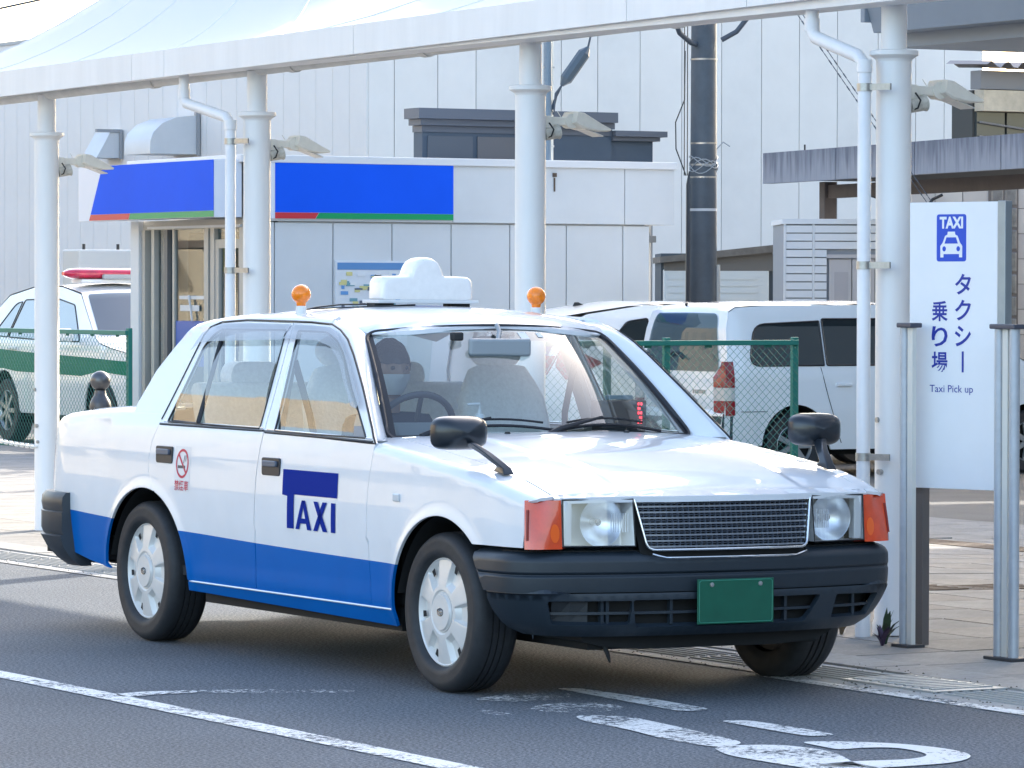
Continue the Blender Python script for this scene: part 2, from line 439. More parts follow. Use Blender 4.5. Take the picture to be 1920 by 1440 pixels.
marking([(.62, -.60), (.682, -.50), (.883, -.488), (.98, -.62), (.95, -.80), (.80, -.86), (.66, -.76)], PM_BAD, '')
marking([(.74, -1.04), (.72, -.99), (.92, -.98), (.943, -1.06)], PM_BAD, '')
marking([(1.02, -.80), (1.166, -.658), (1.6, -.70), (2.117, -.772), (2.207, -.93), (1.9, -.95), (1.561, -.894), (1.2, -.88)], PM_MID, '')
marking([(2.16, -.60), (2.22, -.47), (2.37, -.33), (2.6, -.28), (2.8, -.33), (2.94, -.50), (2.95, -.80), (2.80, -.98), (2.74, -.80), (2.79, -.58), (2.73, -.46), (2.60, -.41), (2.46, -.42), (2.42, -.52), (2.44, -.62)], PM_OK, '')
marking([(2.14, -.93), (2.20, -.70), (2.44, -.66), (2.62, -.72), (2.80, -.80), (2.95, -.80), (3.2, -.70), (3.3, -.95), (2.75, -1.02), (2.4, -1.03)], PM_MID, '')

# ---------------------------------------------------------------- common materials
M_WHITE = mat('white_paint', (.79, .79, .79), .42, noise=.07, streak=.07, nscale=5, bump=.02, bscale=60)
M_IVORY = mat('ivory_plastic', (.74, .72, .66), .45, noise=.08, nscale=14)
M_PVC = mat('white_pvc', (.80, .80, .81), .35, noise=.06, nscale=6)
M_STEEL = mat('stainless_band', (.45, .45, .44), .35, .8, noise=.15, nscale=60)
M_DARK = mat('dark_gap', (.015, .016, .018), .8)
M_BLK = mat('black_rubber', (.018, .019, .021), .6)

# ---------------------------------------------------------------- canopy
canopy = empty('canopy', (-7, 4, 0), label='white tensioned membrane canopy on steel columns along the kerb', cat='canopy')
inv = Matrix.Translation((7, -4, 0))
SL = lambda x: .0075*(x+10.8)
rail = MB(); rail.tube([(x, 2.15, 2.735+SL(x)) for x in np.linspace(-13.9, 6, 27)], .042, 16)
M_RAIL = mat('rail_ivory', (.66, .645, .61), .5, noise=.16, nscale=5)
rail.build('rail_tube', M_RAIL, canopy, 40, mat4=inv)
for x in (-9.0, -7.15, -5.6, -3.1, -1.62, .6):
    MB().tube([(x-.03, 2.15, 2.735+SL(x)), (x+.03, 2.15, 2.735+SL(x+.06))], .050, 20).build('coupling', M_RAIL, canopy, 40, mat4=inv)
xs_j = [-13.9, -12.0, -8.78, -8.33, -5.95, -3.15, -2.1, .3, 3, 6]
for a, b in zip(xs_j[:-1], xs_j[1:]):
    f = MB(); za, zb = 2.715+SL(a), 2.715+SL(b); g = .003
    f.add([(a+g, 1.90, za), (b-g, 1.90, zb), (b-g, 1.90, zb+.155), (a+g, 1.90, za+.155), (a+g, 1.93, za), (b-g, 1.93, zb), (b-g, 1.93, zb+.155), (a+g, 1.93, za+.155)],
          [(0, 1, 2, 3), (4, 7, 6, 5), (0, 4, 5, 1), (3, 2, 6, 7), (0, 3, 7, 4), (1, 5, 6, 2)])
    f.build('fascia_panel', M_WHITE, canopy, mat4=inv)
bk = MB(); bk.bx(-13.9, 6, 1.935, 2.12, 2.745, 2.80); bk.build('eave_gutter', M_WHITE, canopy, mat4=inv)
# membrane modules: four-sided tents with a ring at the peak
mm = bpy.data.materials.new('membrane'); mm.use_nodes = True; MATS['membrane'] = mm
_nt = mm.node_tree; _p = _nt.nodes['Principled BSDF']; _p.inputs['Base Color'].default_value = (.80, .82, .84, 1); _p.inputs['Roughness'].default_value = .6
_tr = _nt.nodes.new('ShaderNodeBsdfTranslucent'); _tr.inputs[0].default_value = (.62, .64, .66, 1)
_mx = _nt.nodes.new('ShaderNodeMixShader'); _mx.inputs[0].default_value = .28
_nt.links.new(_p.outputs[0], _mx.inputs[1]); _nt.links.new(_tr.outputs[0], _mx.inputs[2]); _nt.links.new(_mx.outputs[0], _nt.nodes['Material Output'].inputs[0])
Y0, Y1 = 1.94, 6.3
def tent(xa, xb, ph=4.7):
    xc, yc = (xa+xb)/2, (Y0+Y1)/2; b = MB(); rings = []; per = []; n = 12
    cs = [(xa, Y0), (xb, Y0), (xb, Y1), (xa, Y1)]
    for q in range(4):
        for j in range(n):
            t = j/n; per.append((cs[q][0]+(cs[(q+1) % 4][0]-cs[q][0])*t, cs[q][1]+(cs[(q+1) % 4][1]-cs[q][1])*t, t))
    for k in range(13):
        s = k/12; rg = []
        for (x, y, t) in per:
            a = math.atan2(y-yc, x-xc); rx, ry = xc+.30*math.cos(a), yc+.30*math.sin(a)
            z0 = 2.865+SL(x)+.55*(y-Y0)/(Y1-Y0); zz = z0+(ph-z0)*(s**1.35*.55+s**2.6*.45)
            rg.append((x+(rx-x)*s, y+(ry-y)*s, zz))
        rings.append(rg)
    b.loft(rings, caps=False)
    o = b.build('membrane', mm, canopy, 50, mat4=inv)
    sd = MB()
    for q in range(0, 4*n, 3):
        p = [Vector(rings[k][q]) for k in range(0, 13)]
        sd.tube([v+Vector((0, 0, .001)) for v in p], .004, 5)
    sd.build('membrane_seam', mat('membrane_seam', (.76, .77, .79), .6), o, 40, mat4=inv)
    rg = MB(); rg.tube([(xc+.31*math.cos(a), yc+.31*math.sin(a), ph) for a in np.linspace(0, 2*math.pi, 24, endpoint=False)], .03, 8, closed=True)
    rg.build('peak_ring', M_STEEL, canopy, 40, mat4=inv)
for xa, xb in ((-13.1, -6.95), (-6.95, -.85), (-.85, 5.2)): tent(xa, xb)

# columns
colx = [-13.66, -10.62, -7.62, -4.50, -1.30, 1.75]
COLLAB = ['white canopy column just outside the left edge, holding the far end of the chain', 'leftmost white canopy column with the chain bolted to it', 'white canopy column behind the taxi rear window, beside a bent downpipe',
          'white canopy column rising behind the taxi roof sign, next to a thin lamp post', 'thick white canopy column right of the taxi by the stand sign',
          'white canopy column beyond the right edge']
proto = empty('canopy_column', (colx[0], 2.15, 0), label=COLLAB[0], cat='column', group='white columns carrying the membrane canopy')
MB().lathe([(.085, -.05), (.085, .0), (.0775, .02), (.0765, 2.44)], 36).build('shaft', M_WHITE, proto, 40)
MB().lathe([(.0765, 2.44), (.082, 2.452), (.107, 2.468), (.107, 2.486), (.098, 2.49), (.058, 2.492)], 36).build('flange', M_WHITE, proto, 30)
MB().lathe([(.056, 2.49), (.056, 2.72)], 28).build('neck', M_WHITE, proto, 40)
MB().tube([(0, -.07, .885), (0, -.086, .885)], .012, 10).build('bolt', M_STEEL, proto)
MB().tube([(.02, -.06, .66), (.025, -.092, .66)], .012, 10).build('bolt', M_STEEL, proto)
MB().tube([(.03, -.068, .56), (.03, -.082, .56)], .010, 8).build('bolt', M_STEEL, proto)
for i, x in enumerate(colx[1:5], 1):
    c = copy_tree(proto, loc=(x, 2.15, SL(x)*.9), label=COLLAB[i])
proto.location.x = colx[0]

# downpipes
def downpipe(xp, xc_, z_top, zb, label):
    """xp: where it leaves the eave, xc_: column x; runs down in front-left of the column."""
    t = empty('downpipe', (xc_-.10, 2.02, 0), label=label, cat='downpipe', group='white downpipes beside the columns')
    m4 = Matrix.Translation((-(xc_-.10), -2.02, 0))
    xd = xc_
    b = MB(); pts = [(xp, 2.0, z_top), (xp, 2.0, z_top-.13), (xp+.03, 2.0, z_top-.165), (xd-.05, 2.0, z_top-.262), (xd, 2.0, z_top-.30), (xd, 2.0, zb)]
    b.tube(pts, .030, 14); b.build('pipe', M_PVC, t, 50, mat4=m4)
    for z in (z_top-.40, 1.62, .79):
        b = MB(); b.lathe([(.0335, z-.017), (.0335, z+.017)], 18, Matrix.Translation((xd, 2.0, 0)), close=True); b.box((xd+.075, 2.03, z), (.11, .012, .028), rz=.4); b.build('pipe_clip', M_STEEL, t, 40, mat4=m4)
    for z in (z_top-.10, z_top-.30):
        xx = xp if z > z_top-.2 else xd
        MB().lathe([(.034, z-.035), (.034, z+.02)], 18, Matrix.Translation((xx, 2.0, 0)), close=True).build('pipe_socket', M_PVC, t, 40, mat4=m4)
downpipe(-8.27, -7.655, 2.745, 0, 'white downpipe with a bent top beside the column behind the taxi rear door')
downpipe(-1.72, -1.305, 2.79, 0, 'white downpipe with a bent top, left of the thick column by the sign')

# floodlights
def floodlight(x, lab):
    z = 2.30+SL(x)
    t = empty('floodlight', (x, 2.15, z), R_(90), label=lab, cat='floodlight', group='ivory floodlights on the columns')
    MB().box((.10, 0, .005), (.06, .07, .075)).build('wall_bracket', M_IVORY, t, bev=.006)
    MB().box((.19, 0, .012), (.15, .05, .05)).build('arm', M_IVORY, t, bev=.006)
    MB().lathe([(.0, -.035), (.045, -.033), (.045, .033), (0, .035)], 18, Matrix.Translation((.27, 0, .015)) @ Matrix.Rotation(R_(90), 4, 'X')).build('hinge', M_IVORY, t, 40)
    hd = MB(); pr = [(0, -.03), (.0, .045), (.06, .05), (.33, -.008), (.33, -.02), (.22, -.045), (.07, -.05)]
    k = 9; rings = []
    for y, s in ((-.11, .75), (-.10, .95), (-.05, 1.0), (.05, 1.0), (.10, .95), (.11, .75)):
        rings.append([(px_, y, pz*s) for px_, pz in pr])
    hd.loft(rings); M = Matrix.Translation((.27, 0, .03)) @ Matrix.Rotation(R_(13), 4, 'Y')
    M = M @ Matrix.Diagonal((.74, .80, .95, 1)); hd.build('lamp_head', M_IVORY, t, 35, mat4=M)
    g = MB().box((.19, 0, -.05), (.2, .16, .006), ry=R_(5)); g.build('lamp_glass', mat('lamp_glass', (.55, .55, .53), .2), t, mat4=M)
    MB().lathe([(0, -.05), (.036, -.05), (.040, .04), (.046, .05), (.040, .052), (0, .03)], 18, Matrix.Translation((.13, -.02, -.06)) @ Matrix.Rotation(R_(78), 4, 'Y')).build('spot_lamp', mat('spot_grey', (.52, .50, .45), .4, noise=.3, nscale=40), t, 40)
    MB().tube([(.10, -.05, .0), (.12, -.07, -.04), (.11, -.06, -.08), (.09, -.04, -.09)], .005, 6).build('cable', M_BLK, t, 50)
    MB().tube([(.22, .02, .04), (.20, .03, .075)], .0025, 5).build('wire_end', M_STEEL, t)
    t.scale = (.84, .84, .84)
    return t
for i, l in ((1, 'floodlight on the leftmost column, in front of the blue sign end'), (2, 'floodlight on the column behind the taxi rear window'), (3, 'floodlight on the column behind the roof sign, in front of the dark annex'), (4, 'floodlight on the thick column above the taxi stand sign')):
    floodlight(colx[i], l)

# chain between the first columns
def chain(p0, p1, sag, label, n=70):
    b = MB(); P0, P1 = Vector(p0), Vector(p1); L = (P1-P0).length
    for i in range(n):
        t = (i+.5)/n; p = P0.lerp(P1, t)+Vector((0, 0, -sag*4*t*(1-t)))
        dz = -sag*4*(1-2*t)/L; dr = Vector((P1.x-P0.x, P1.y-P0.y, 0)).normalized()*1.0+Vector((0, 0, dz+(P1.z-P0.z)/L)); dr.normalize()
        s = dr.cross(Vector((0, 0, 1))).normalized() if i % 2 else dr.cross(dr.cross(Vector((0, 0, 1)))).normalized()
        h = L/n*.78; w = .011
        b.tube([p+dr*h*a+s*w*c for a, c in ((-1, 0), (-.7, 1), (.7, 1), (1, 0), (.7, -1), (-.7, -1))], .0045, 5, closed=True)
    return tagset(b.build('chain', mat('white_chain', (.70, .70, .68), .4), None, 60), label, 'chain')
chain((-13.6, 2.07, .90), (-10.60, 2.07, .53), .085, 'white plastic chain hanging from the leftmost column')

# grit and dead leaves gathered along the gutter
random.seed(21); gt_ = MB()
for i in range(900):
    x = random.uniform(-14, 3); y = random.gauss(1.14, .05) if i % 2 else random.gauss(.74, .035); r = random.uniform(.002, .007)
    a = random.uniform(0, 6.28); z = .012 if y > 1.13 else .005
    gt_.add([(x+r*math.cos(a), y+r*math.sin(a), z), (x+r*math.cos(a+2.1), y+r*math.sin(a+2.1), z), (x+r*math.cos(a+4.2), y+r*math.sin(a+4.2), z), (x, y, z+r*.7)], [(0, 1, 3), (1, 2, 3), (2, 0, 3)])
tagset(gt_.build('grit', mat('grit', (.10, .085, .065), .9)), 'fine grit and leaf crumbs along the gutter', 'grit', kind='stuff')
# ================================================================== BUILDINGS
ZB = -.19
def T(p): return Matrix.Translation((-p[0], -p[1], 0))
M_PAN = mat('pale_wall_panel', (.74, .73, .715), .6, noise=.06, nscale=.8, bump=.05, bscale=60, streak=0)
M_PANL = mat('pale_wall_panel_ribbed', (.74, .735, .725), .6, noise=.06, nscale=.8)
M_CORE = mat('wall_core', (.66, .665, .67), .8)
# big hall
hall = empty('warehouse', (-42, 20.67, 0), label='huge pale grey panel clad hall filling the background', cat='building'); tm = T((-42, 20.67))
HT = 5.80
MB().bx(-75, -42.03, 20.70, 31.72, ZB, HT-.1).build('wall', M_CORE, hall, mat4=tm)
edges = [20.67, 21.42, 22.13, 22.85, 23.52, 24.40, 25.62, 26.08, 26.85, 27.70, 28.35, 29.10, 29.85, 30.55, 31.2, 31.74]
yy = [20.67]; 
for p_ in (735, 812, 880, 965, 1035, 1103, 1182, 1260, 1337, 1413, 1487, 1560, 1640, 1715, 1772):
    # panel joints measured on the wall, metres along it
    yy.append({735: 21.10, 812: 21.83, 880: 22.48, 965: 23.28, 1035: 23.95, 1103: 24.59, 1182: 25.34, 1260: 26.09, 1337: 26.81, 1413: 27.54, 1487: 28.24, 1560: 28.95, 1640: 29.72, 1715: 30.44, 1772: 30.99}[p_])
yy.append(31.74)
for a, b in zip(yy[:-1], yy[1:]):
    MB().bx(-42.03, -41.99, a+.007, b-.007, ZB, 6.7).build('panel', [M_PAN, mat('pale_wall_panel_b', (.715, .71, .70), .6, noise=.08, nscale=.9), mat('pale_wall_panel_c', (.75, .74, .725), .6, noise=.07, nscale=.7)][int(a*7) % 3], hall, mat4=tm)
MB().bx(-43.5, -42.035, 20.72, 31.70, 5.6, 6.68).build('parapet', M_CORE, hall, mat4=tm)
x = -42.0; i = 0
pm = MB().bx(-.547, -.004, -.03, .006, ZB, HT).mesh('panel', M_PANL)
while x > -75:
    link_mesh('panel', pm, hall, (x+42, .0, 0)); x -= .552
MB().bx(-75, -43.52, 20.62, 31.80, HT, HT+.06).build('coping', mat('coping_grey', (.40, .42, .44), .5), hall, mat4=tm)
# duct hoods on its long side
def hood(x, w, z0, h, dep, curved, lab):
    t = empty('duct_hood', (x, 20.62, z0), label=lab, cat='duct hood', group='metal duct hoods on the hall wall')
    if curved: pr = [(0, 0), (-dep, 0), (-dep, h*.32), (-dep*.93, h*.55), (-dep*.75, h*.78), (-dep*.45, h*.94), (0, h)]
    else: pr = [(0, 0), (-dep, 0), (-dep*.45, h), (0, h)]
    b = MB(); b.prism(pr, -w, 0, 'x'); b.build('duct', mat('zinc_sheet', (.60, .62, .65), .42, .15, noise=.06, nscale=2), t, 30)
    MB().bx(-w*.06, .03, -dep*1.02 if not curved else -.06, 0, h, h+.05).build('flashing', mat('flashing', (.30, .31, .33), .5), t)
    MB().bx(.0, .04, -.05, 0, -.02, h+.04).build('flange', mat('flashing'), t)
hood(-50.75, .62, 3.70, .42, .45, False, 'small tapered duct hood, the left of two on the hall wall')
hood(-47.75, 1.0, 3.68, .62, .85, True, 'larger curved sheet metal duct hood on the hall wall')
# dark annex behind the booth
an = empty('annex', (-27, 13.5, 0), label='dark blue grey annex with a stepped cornice behind the bank booth', cat='building'); tm = T((-27, 13.5))
M_SLATE = mat('slate_blue', (.048, .078, .12), .55, noise=.10, nscale=2); M_SLATE2 = mat('slate_blue_trim', (.085, .105, .14), .45)
MB().bx(-27.2, -27.0, 13.56, 15.95, ZB, 3.30).build('wall', M_SLATE, an, mat4=tm)
MB().bx(-27.2, -27.05, 15.95, 16.52, ZB, 3.20).build('wall', M_SLATE, an, mat4=tm)
for k, (o_, z0, z1) in enumerate(((.02, 3.24, 3.31), (.08, 3.312, 3.38), (.15, 3.382, 3.495))):
    MB().bx(-27.2, -27+o_, 13.56-o_*.8, 15.95, z0, z1).build('cornice', M_SLATE2, an, mat4=tm)
for z0, z1, o_ in ((3.19, 3.235, .03), (3.236, 3.30, .09)):
    MB().bx(-27.2, -27.0+o_, 15.955, 16.54+o_, z0, z1).build('cornice', M_SLATE2, an, mat4=tm)
for k in range(2):
    MB().bx(-26.998, -26.985, 13.62+k*.62, 14.18+k*.62, 2.0, 3.2).build('shutter_panel', [mat('slate_panel', (.075, .095, .125), .5), mat('slate_panel_warm', (.11, .115, .13), .5)][k], an, mat4=tm)
# ---------------------------------------------------------------- bank booth
bt = empty('bank_booth', (-24, 9.94, 0), label='small pale cash machine booth with blue fascia sign and glass door', cat='building'); tm = T((-24, 9.94))
M_BOOTH = mat('booth_panel', (.60, .62, .64), .55, noise=.05, nscale=1.5); M_BW = mat('booth_white', (.66, .67, .69), .5)
MB().bx(-26.60, -24.03, 10.35, 14.60, ZB, 2.80).build('wall', M_CORE, bt, mat4=tm)
js = [9.96, 10.30, 10.95, 11.614, 12.291, 12.972, 13.639, 14.316, 14.639]
for a, b in zip(js[:-1], js[1:]):
    MB().bx(-24.03, -24.0, a+.006, b-.006, ZB, 2.185).build('panel', M_BOOTH, bt, bev=.003, mat4=tm)
for a, b in ((9.96, 12.29), (12.29, 14.316), (14.316, 14.92)):
    MB().bx(-24.03 if b < 14.5 else -25.2, -23.965, a+.004, b-.004, 2.20, 2.775).build('panel', M_BOOTH, bt, bev=.003, mat4=tm)
MB().bx(-26.66, -23.93, 9.90, 14.93, 2.775, 2.85).build('coping', M_BW, bt, bev=.006, mat4=tm)
MB().bx(-26.6, -24.05, 10.0, 14.9, 2.70, 2.772).build('roof', M_CORE, bt, mat4=tm)
# wrapping fascia sign: blue with red and green base lines, blurred word left out
M_BLUE = mat('sign_blue', (.006, .10, .78), .5, spec=.12, noise=.06, nscale=1.2); M_RED = mat('sign_red', (.55, .035, .045), .35); M_GRN = mat('sign_green', (.0, .30, .10), .35); M_SW = mat('sign_white', (.70, .73, .80), .35)
sg = MB().bx(-27.32, -24.0, 9.64, 9.939, 2.232, 2.80)
sg.build('sign_box', M_SW, bt, mat4=tm)
yv = 9.636
def quad(b, P, mi=0): b.add(P, [(0, 1, 2, 3)], mi); return b
q = MB(); quad(q, [(-27.0, yv, 2.297), (-24.004, yv, 2.297), (-24.004, yv, 2.797), (-26.70, yv, 2.797)]); q.build('blue_face', M_BLUE, bt, mat4=tm)
q = MB(); quad(q, [(-27.04, yv, 2.235), (-26.04, yv, 2.235), (-26.0, yv, 2.295), (-27.0, yv, 2.295)]); q.build('red_band', M_RED, bt, mat4=tm)
q = MB(); quad(q, [(-26.036, yv, 2.235), (-24.004, yv, 2.235), (-24.004, yv, 2.295), (-25.996, yv, 2.295)]); q.build('green_band', M_GRN, bt, mat4=tm)
MB().bx(-23.962, -23.94, 9.945, 12.284, 2.222, 2.79).build('sign_plate', M_SW, bt, mat4=tm)
xv = -23.937
q = MB(); quad(q, [(xv, 10.275, 2.285), (xv, 12.282, 2.285), (xv, 12.282, 2.788), (xv, 10.275, 2.788)]); q.build('blue_face', M_BLUE, bt, mat4=tm)
q = MB(); quad(q, [(xv, 10.275, 2.224), (xv, 10.72, 2.224), (xv, 10.76, 2.283), (xv, 10.275, 2.283)]); q.build('red_band', M_RED, bt, mat4=tm)
q = MB(); quad(q, [(xv, 10.724, 2.224), (xv, 12.282, 2.224), (xv, 12.282, 2.283), (xv, 10.764, 2.283)]); q.build('green_band', M_GRN, bt, mat4=tm)
q = MB()
for (y, z, w, h) in ((10.02, 2.50, .10, .16), (10.10, 2.36, .06, .03)): quad(q, [(xv, y, z), (xv, y+w, z), (xv, y+w, z+h), (xv, y, z+h)])
q.build('faded_mark', mat('faded_mark', (.55, .62, .82), .4), bt, mat4=tm)
# entrance
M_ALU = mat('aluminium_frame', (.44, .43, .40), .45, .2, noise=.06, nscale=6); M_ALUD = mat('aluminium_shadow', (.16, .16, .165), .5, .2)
MB().bx(-26.66, -26.46, 9.94, 10.35, ZB, 2.225).build('pillar', M_BW, bt, mat4=tm)
MB().bx(-26.46, -24.03, 9.99, 10.30, 2.13, 2.225).build('door_head', M_ALU, bt, mat4=tm)
MB().bx(-26.30, -24.10, 9.965, 9.99, 2.14, 2.165).build('head_trim', M_BW, bt, mat4=tm)
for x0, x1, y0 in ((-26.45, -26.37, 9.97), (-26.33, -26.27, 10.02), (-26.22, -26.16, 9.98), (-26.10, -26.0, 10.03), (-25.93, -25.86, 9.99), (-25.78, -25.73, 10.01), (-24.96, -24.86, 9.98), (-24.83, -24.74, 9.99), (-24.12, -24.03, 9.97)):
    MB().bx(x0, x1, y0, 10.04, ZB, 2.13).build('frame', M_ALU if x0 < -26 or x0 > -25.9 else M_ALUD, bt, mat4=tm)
MB().bx(-26.46, -24.03, 10.030, 10.038, ZB, 2.13).build('side_glass', glass('booth_glass', (.66, .74, .77), 1.3), bt, mat4=tm)
MB().bx(-26.44, -26.22, 10.04, 10.06, ZB, 2.13).build('side_panel', mat('grey_panel', (.36, .355, .34), .5), bt, mat4=tm)
dr = MB()
dr.bx(-24.74, -24.66, 10.0, 10.05, ZB, 2.02); dr.bx(-24.20, -24.12, 10.0, 10.05, ZB, 2.02); dr.bx(-24.66, -24.20, 10.0, 10.05, 1.93, 2.02); dr.bx(-24.66, -24.20, 10.0, 10.05, ZB, .1)
dr.build('door', M_ALU, bt, bev=.004, mat4=tm)
MB().bx(-24.15, -24.135, 9.97, 9.99, .9, 1.75).build('handle', M_ALUD, bt, mat4=tm)
MB().bx(-25.72, -24.97, 10.022, 10.028, .74, 1.20).build('window_band', mat('film_blue', (.02, .09, .42), .3), bt, mat4=tm)
q = MB().bx(-25.62, -25.02, 10.014, 10.020, 1.42, 1.455); q.bx(-25.60, -25.15, 10.014, 10.020, 1.30, 1.36); q.build('window_lettering', mat('film_white', (.6, .62, .64), .4), bt, mat4=tm)
# inside of the booth
MB().bx(-26.1, -24.4, 10.34, 10.352, ZB, 2.1).build('inner_wall', mat('inner_wall', (.32, .31, .28), .7), bt, mat4=tm)
for k, (a, c_) in enumerate((((-25.62, 1.45), (.10, .30, .45)), ((-25.3, 1.7), (.45, .36, .05)))):
    MB().bx(a[0], a[0]+.26, 10.32, 10.338, a[1], a[1]+.32).build('poster', mat('booth_poster_%s' % 'ab'[k], c_, .4), bt, mat4=tm)
MB().tube([(-25.36, 10.0, 1.46), (-25.28, 10.0, 1.20)], .012, 6).build('handle', mat('film_white'), bt, mat4=tm)
# notice board on its front
nb = empty('notice_board', (-23.99, 11.37, 0), label='wall poster with blue header and small printed plans on the booth wall', cat='notice board'); tm2 = T((-23.99, 11.37))
MB().bx(-24.0, -23.975, 10.965, 11.775, .95, 1.81).build('board', mat('poster_paper', (.66, .69, .73), .3, noise=.05, nscale=9), nb, bev=.004, mat4=tm2)
q = MB().bx(-23.974, -23.971, 10.985, 11.755, 1.72, 1.79); q.build('header', mat('poster_blue', (.10, .25, .50), .4), nb, mat4=tm2)
cols_ = [('pale_yellow', (.60, .56, .25)), ('grey_print', (.10, .12, .16)), ('pale_blue', (.12, .30, .60)), ('white_print', (.70, .72, .74)), ('teal_print', (.15, .32, .38))]
q = MB(); ms = [mat('poster_'+n_, c_, .5) for n_, c_ in cols_]; random.seed(3)
for k in range(70):
    y = random.uniform(11.0, 11.66); z = random.uniform(1.30, 1.67) if k % 3 else random.uniform(.98, 1.3); w = random.uniform(.03, .10); h = random.uniform(.008, .045)
    q.bx(-23.9715, -23.9690+.0002*k % .002, y, y+w, z, z+h, mi=random.randrange(5))
q.build('print', ms, nb, mat4=tm2)['kind'] = 'stuff'
# ---------------------------------------------------------------- pipes and boxes on the walls
M_GREYBOX = mat('meter_box_grey', (.30, .34, .38), .5)
for (x, y, z, lab) in ((-24.6, 15.01, 2.26, 'grey meter box under the booth roof edge, left of the pair'), (-33.8, 21.35, 2.35, 'grey meter box beside the utility pole, right of the pair')):
    t = empty('meter_box', (x, y, z), label=lab, cat='meter box', group='grey meter boxes with risers')
    MB().box((0, 0, .09), (.10, .13, .19) if y < 16 else (.12, .18, .24)).build('box', M_GREYBOX, t, bev=.006)
    MB().tube([(0, 0, 0), (0, 0, -2.3)], .014, 8).build('conduit', mat('conduit_grey', (.33, .35, .37), .5), t, 40)
    MB().box((0, .0, -.2), (.08, .10, .07)).build('joint_box', mat('joint_box', (.16, .18, .20), .5), t, bev=.004)
# rust stained hook on the booth
t = MB().box((-23.95, 13.47, 2.70), (.02, .04, .04)); t.box((-23.957, 13.472, 2.60), (.004, .018, .14)); tagset(t.build('wall_hook', mat('rust_dark', (.10, .07, .05), .8)), 'small dark hook with a rust streak on the booth fascia', 'hook')
# ---------------------------------------------------------------- station roof slab with stained edge
def yawdir(a): return Vector((math.cos(R_(a)), math.sin(R_(a)), 0))
sx, sy = -29.77, 19.73
st = empty('concrete_shelter', (sx, sy, 0), R_(0), 'grey stained concrete shelter slab on a brown post frame', 'shelter')
M_SLAB2 = bpy.data.materials.new('stained_slab'); M_SLAB2.use_nodes = True
_nt = M_SLAB2.node_tree; _p = _nt.nodes['Principled BSDF']; _p.inputs['Roughness'].default_value = .8
_tc = _nt.nodes.new('ShaderNodeTexCoord'); _mp = _nt.nodes.new('ShaderNodeMapping'); _mp.inputs['Scale'].default_value = (9, 9, 1.1); _nt.links.new(_tc.outputs['Object'], _mp.inputs[0])
_nz = _nt.nodes.new('ShaderNodeTexNoise'); _nz.inputs['Scale'].default_value = 1.6; _nz.inputs['Detail'].default_value = 6; _nz.inputs['Distortion'].default_value = .3; _nt.links.new(_mp.outputs[0], _nz.inputs[0])
_sp = _nt.nodes.new('ShaderNodeSeparateXYZ'); _nt.links.new(_tc.outputs['Object'], _sp.inputs[0])
_ma = _nt.nodes.new('ShaderNodeMath'); _ma.operation = 'MULTIPLY_ADD'; _ma.inputs[1].default_value = .9; _ma.inputs[2].default_value = -2.66; _nt.links.new(_sp.outputs[2], _ma.inputs[0])
_ad = _nt.nodes.new('ShaderNodeMath'); _ad.operation = 'ADD'; _nt.links.new(_nz.outputs[0], _ad.inputs[0]); _nt.links.new(_ma.outputs[0], _ad.inputs[1])
_cr = _nt.nodes.new('ShaderNodeValToRGB'); _cr.color_ramp.elements[0].position = .42; _cr.color_ramp.elements[0].color = (.27, .29, .34, 1); _cr.color_ramp.elements[1].position = .80; _cr.color_ramp.elements[1].color = (.13, .145, .19, 1)
_nt.links.new(_ad.outputs[0], _cr.inputs[0]); _nt.links.new(_cr.outputs[0], _p.inputs['Base Color'])
ang = -10
st.rotation_euler.z = 0
f = lambda u, v, z: (u*math.cos(R_(ang))-v*math.sin(R_(ang)), u*math.sin(R_(ang))+v*math.cos(R_(ang)), z)
def slabbox(u0, u1, v0, v1, z0, z1, name, m, bev=None):
    b = MB(); b.add([f(u, v, z) for z in (z0, z1) for v in (v0, v1) for u in (u0, u1)], [(0, 2, 3, 1), (4, 5, 7, 6), (0, 1, 5, 4), (2, 6, 7, 3), (0, 4, 6, 2), (1, 3, 7, 5)])
    return b.build(name, m, st, bev=bev)
for k in range(5): slabbox(k*2.2+.01, k*2.2+2.19, .0, .12, 2.82, 3.19, 'edge_panel', M_SLAB2)
slabbox(.02, 11, .12, 5.0, 2.86, 3.15, 'roof_slab', mat('slab_dark', (.07, .08, .09), .8))
M_BRN = mat('brown_post', (.10, .085, .085), .7, noise=.15, nscale=5)
slabbox(.30, .46, .62, .78, ZB, 2.84, 'post', M_BRN); slabbox(.47, 11, .66, .76, 2.64, 2.80, 'beam', M_BRN); slabbox(5.6, 5.8, 1.0, 1.18, ZB, 2.64, 'post', M_BRN)
MB().tube([(.9, .02, 3.19), (.9, .02, 3.27)], .012, 6).build('spike', M_BLK, st)
# beige tiled wall with glass bricks below the slab
tw = empty('tiled_wall', (-32.6, 23.0, 0), label='beige tiled wall with a column of glass bricks behind the stand sign', cat='wall')
f2 = lambda u, v, z: (u*math.cos(R_(60))-v*math.sin(R_(60)), u*math.sin(R_(60))+v*math.cos(R_(60)), z)
def wb(u0, u1, v0, v1, z0, z1, name, m, bev=None):
    b = MB(); b.add([f2(u, v, z) for z in (z0, z1) for v in (v0, v1) for u in (u0, u1)], [(0, 2, 3, 1), (4, 5, 7, 6), (0, 1, 5, 4), (2, 6, 7, 3), (0, 4, 6, 2), (1, 3, 7, 5)])
    return b.build(name, m, tw, bev=bev)
wb(.3, 4.2, .03, .3, ZB, 2.95, 'wall', mat('tile_grout', (.25, .23, .21), .8))
tiles = [mat('beige_tile_%s' % 'ab'[k], c_, .5) for k, c_ in enumerate(((.47, .43, .40), (.52, .48, .44)))]
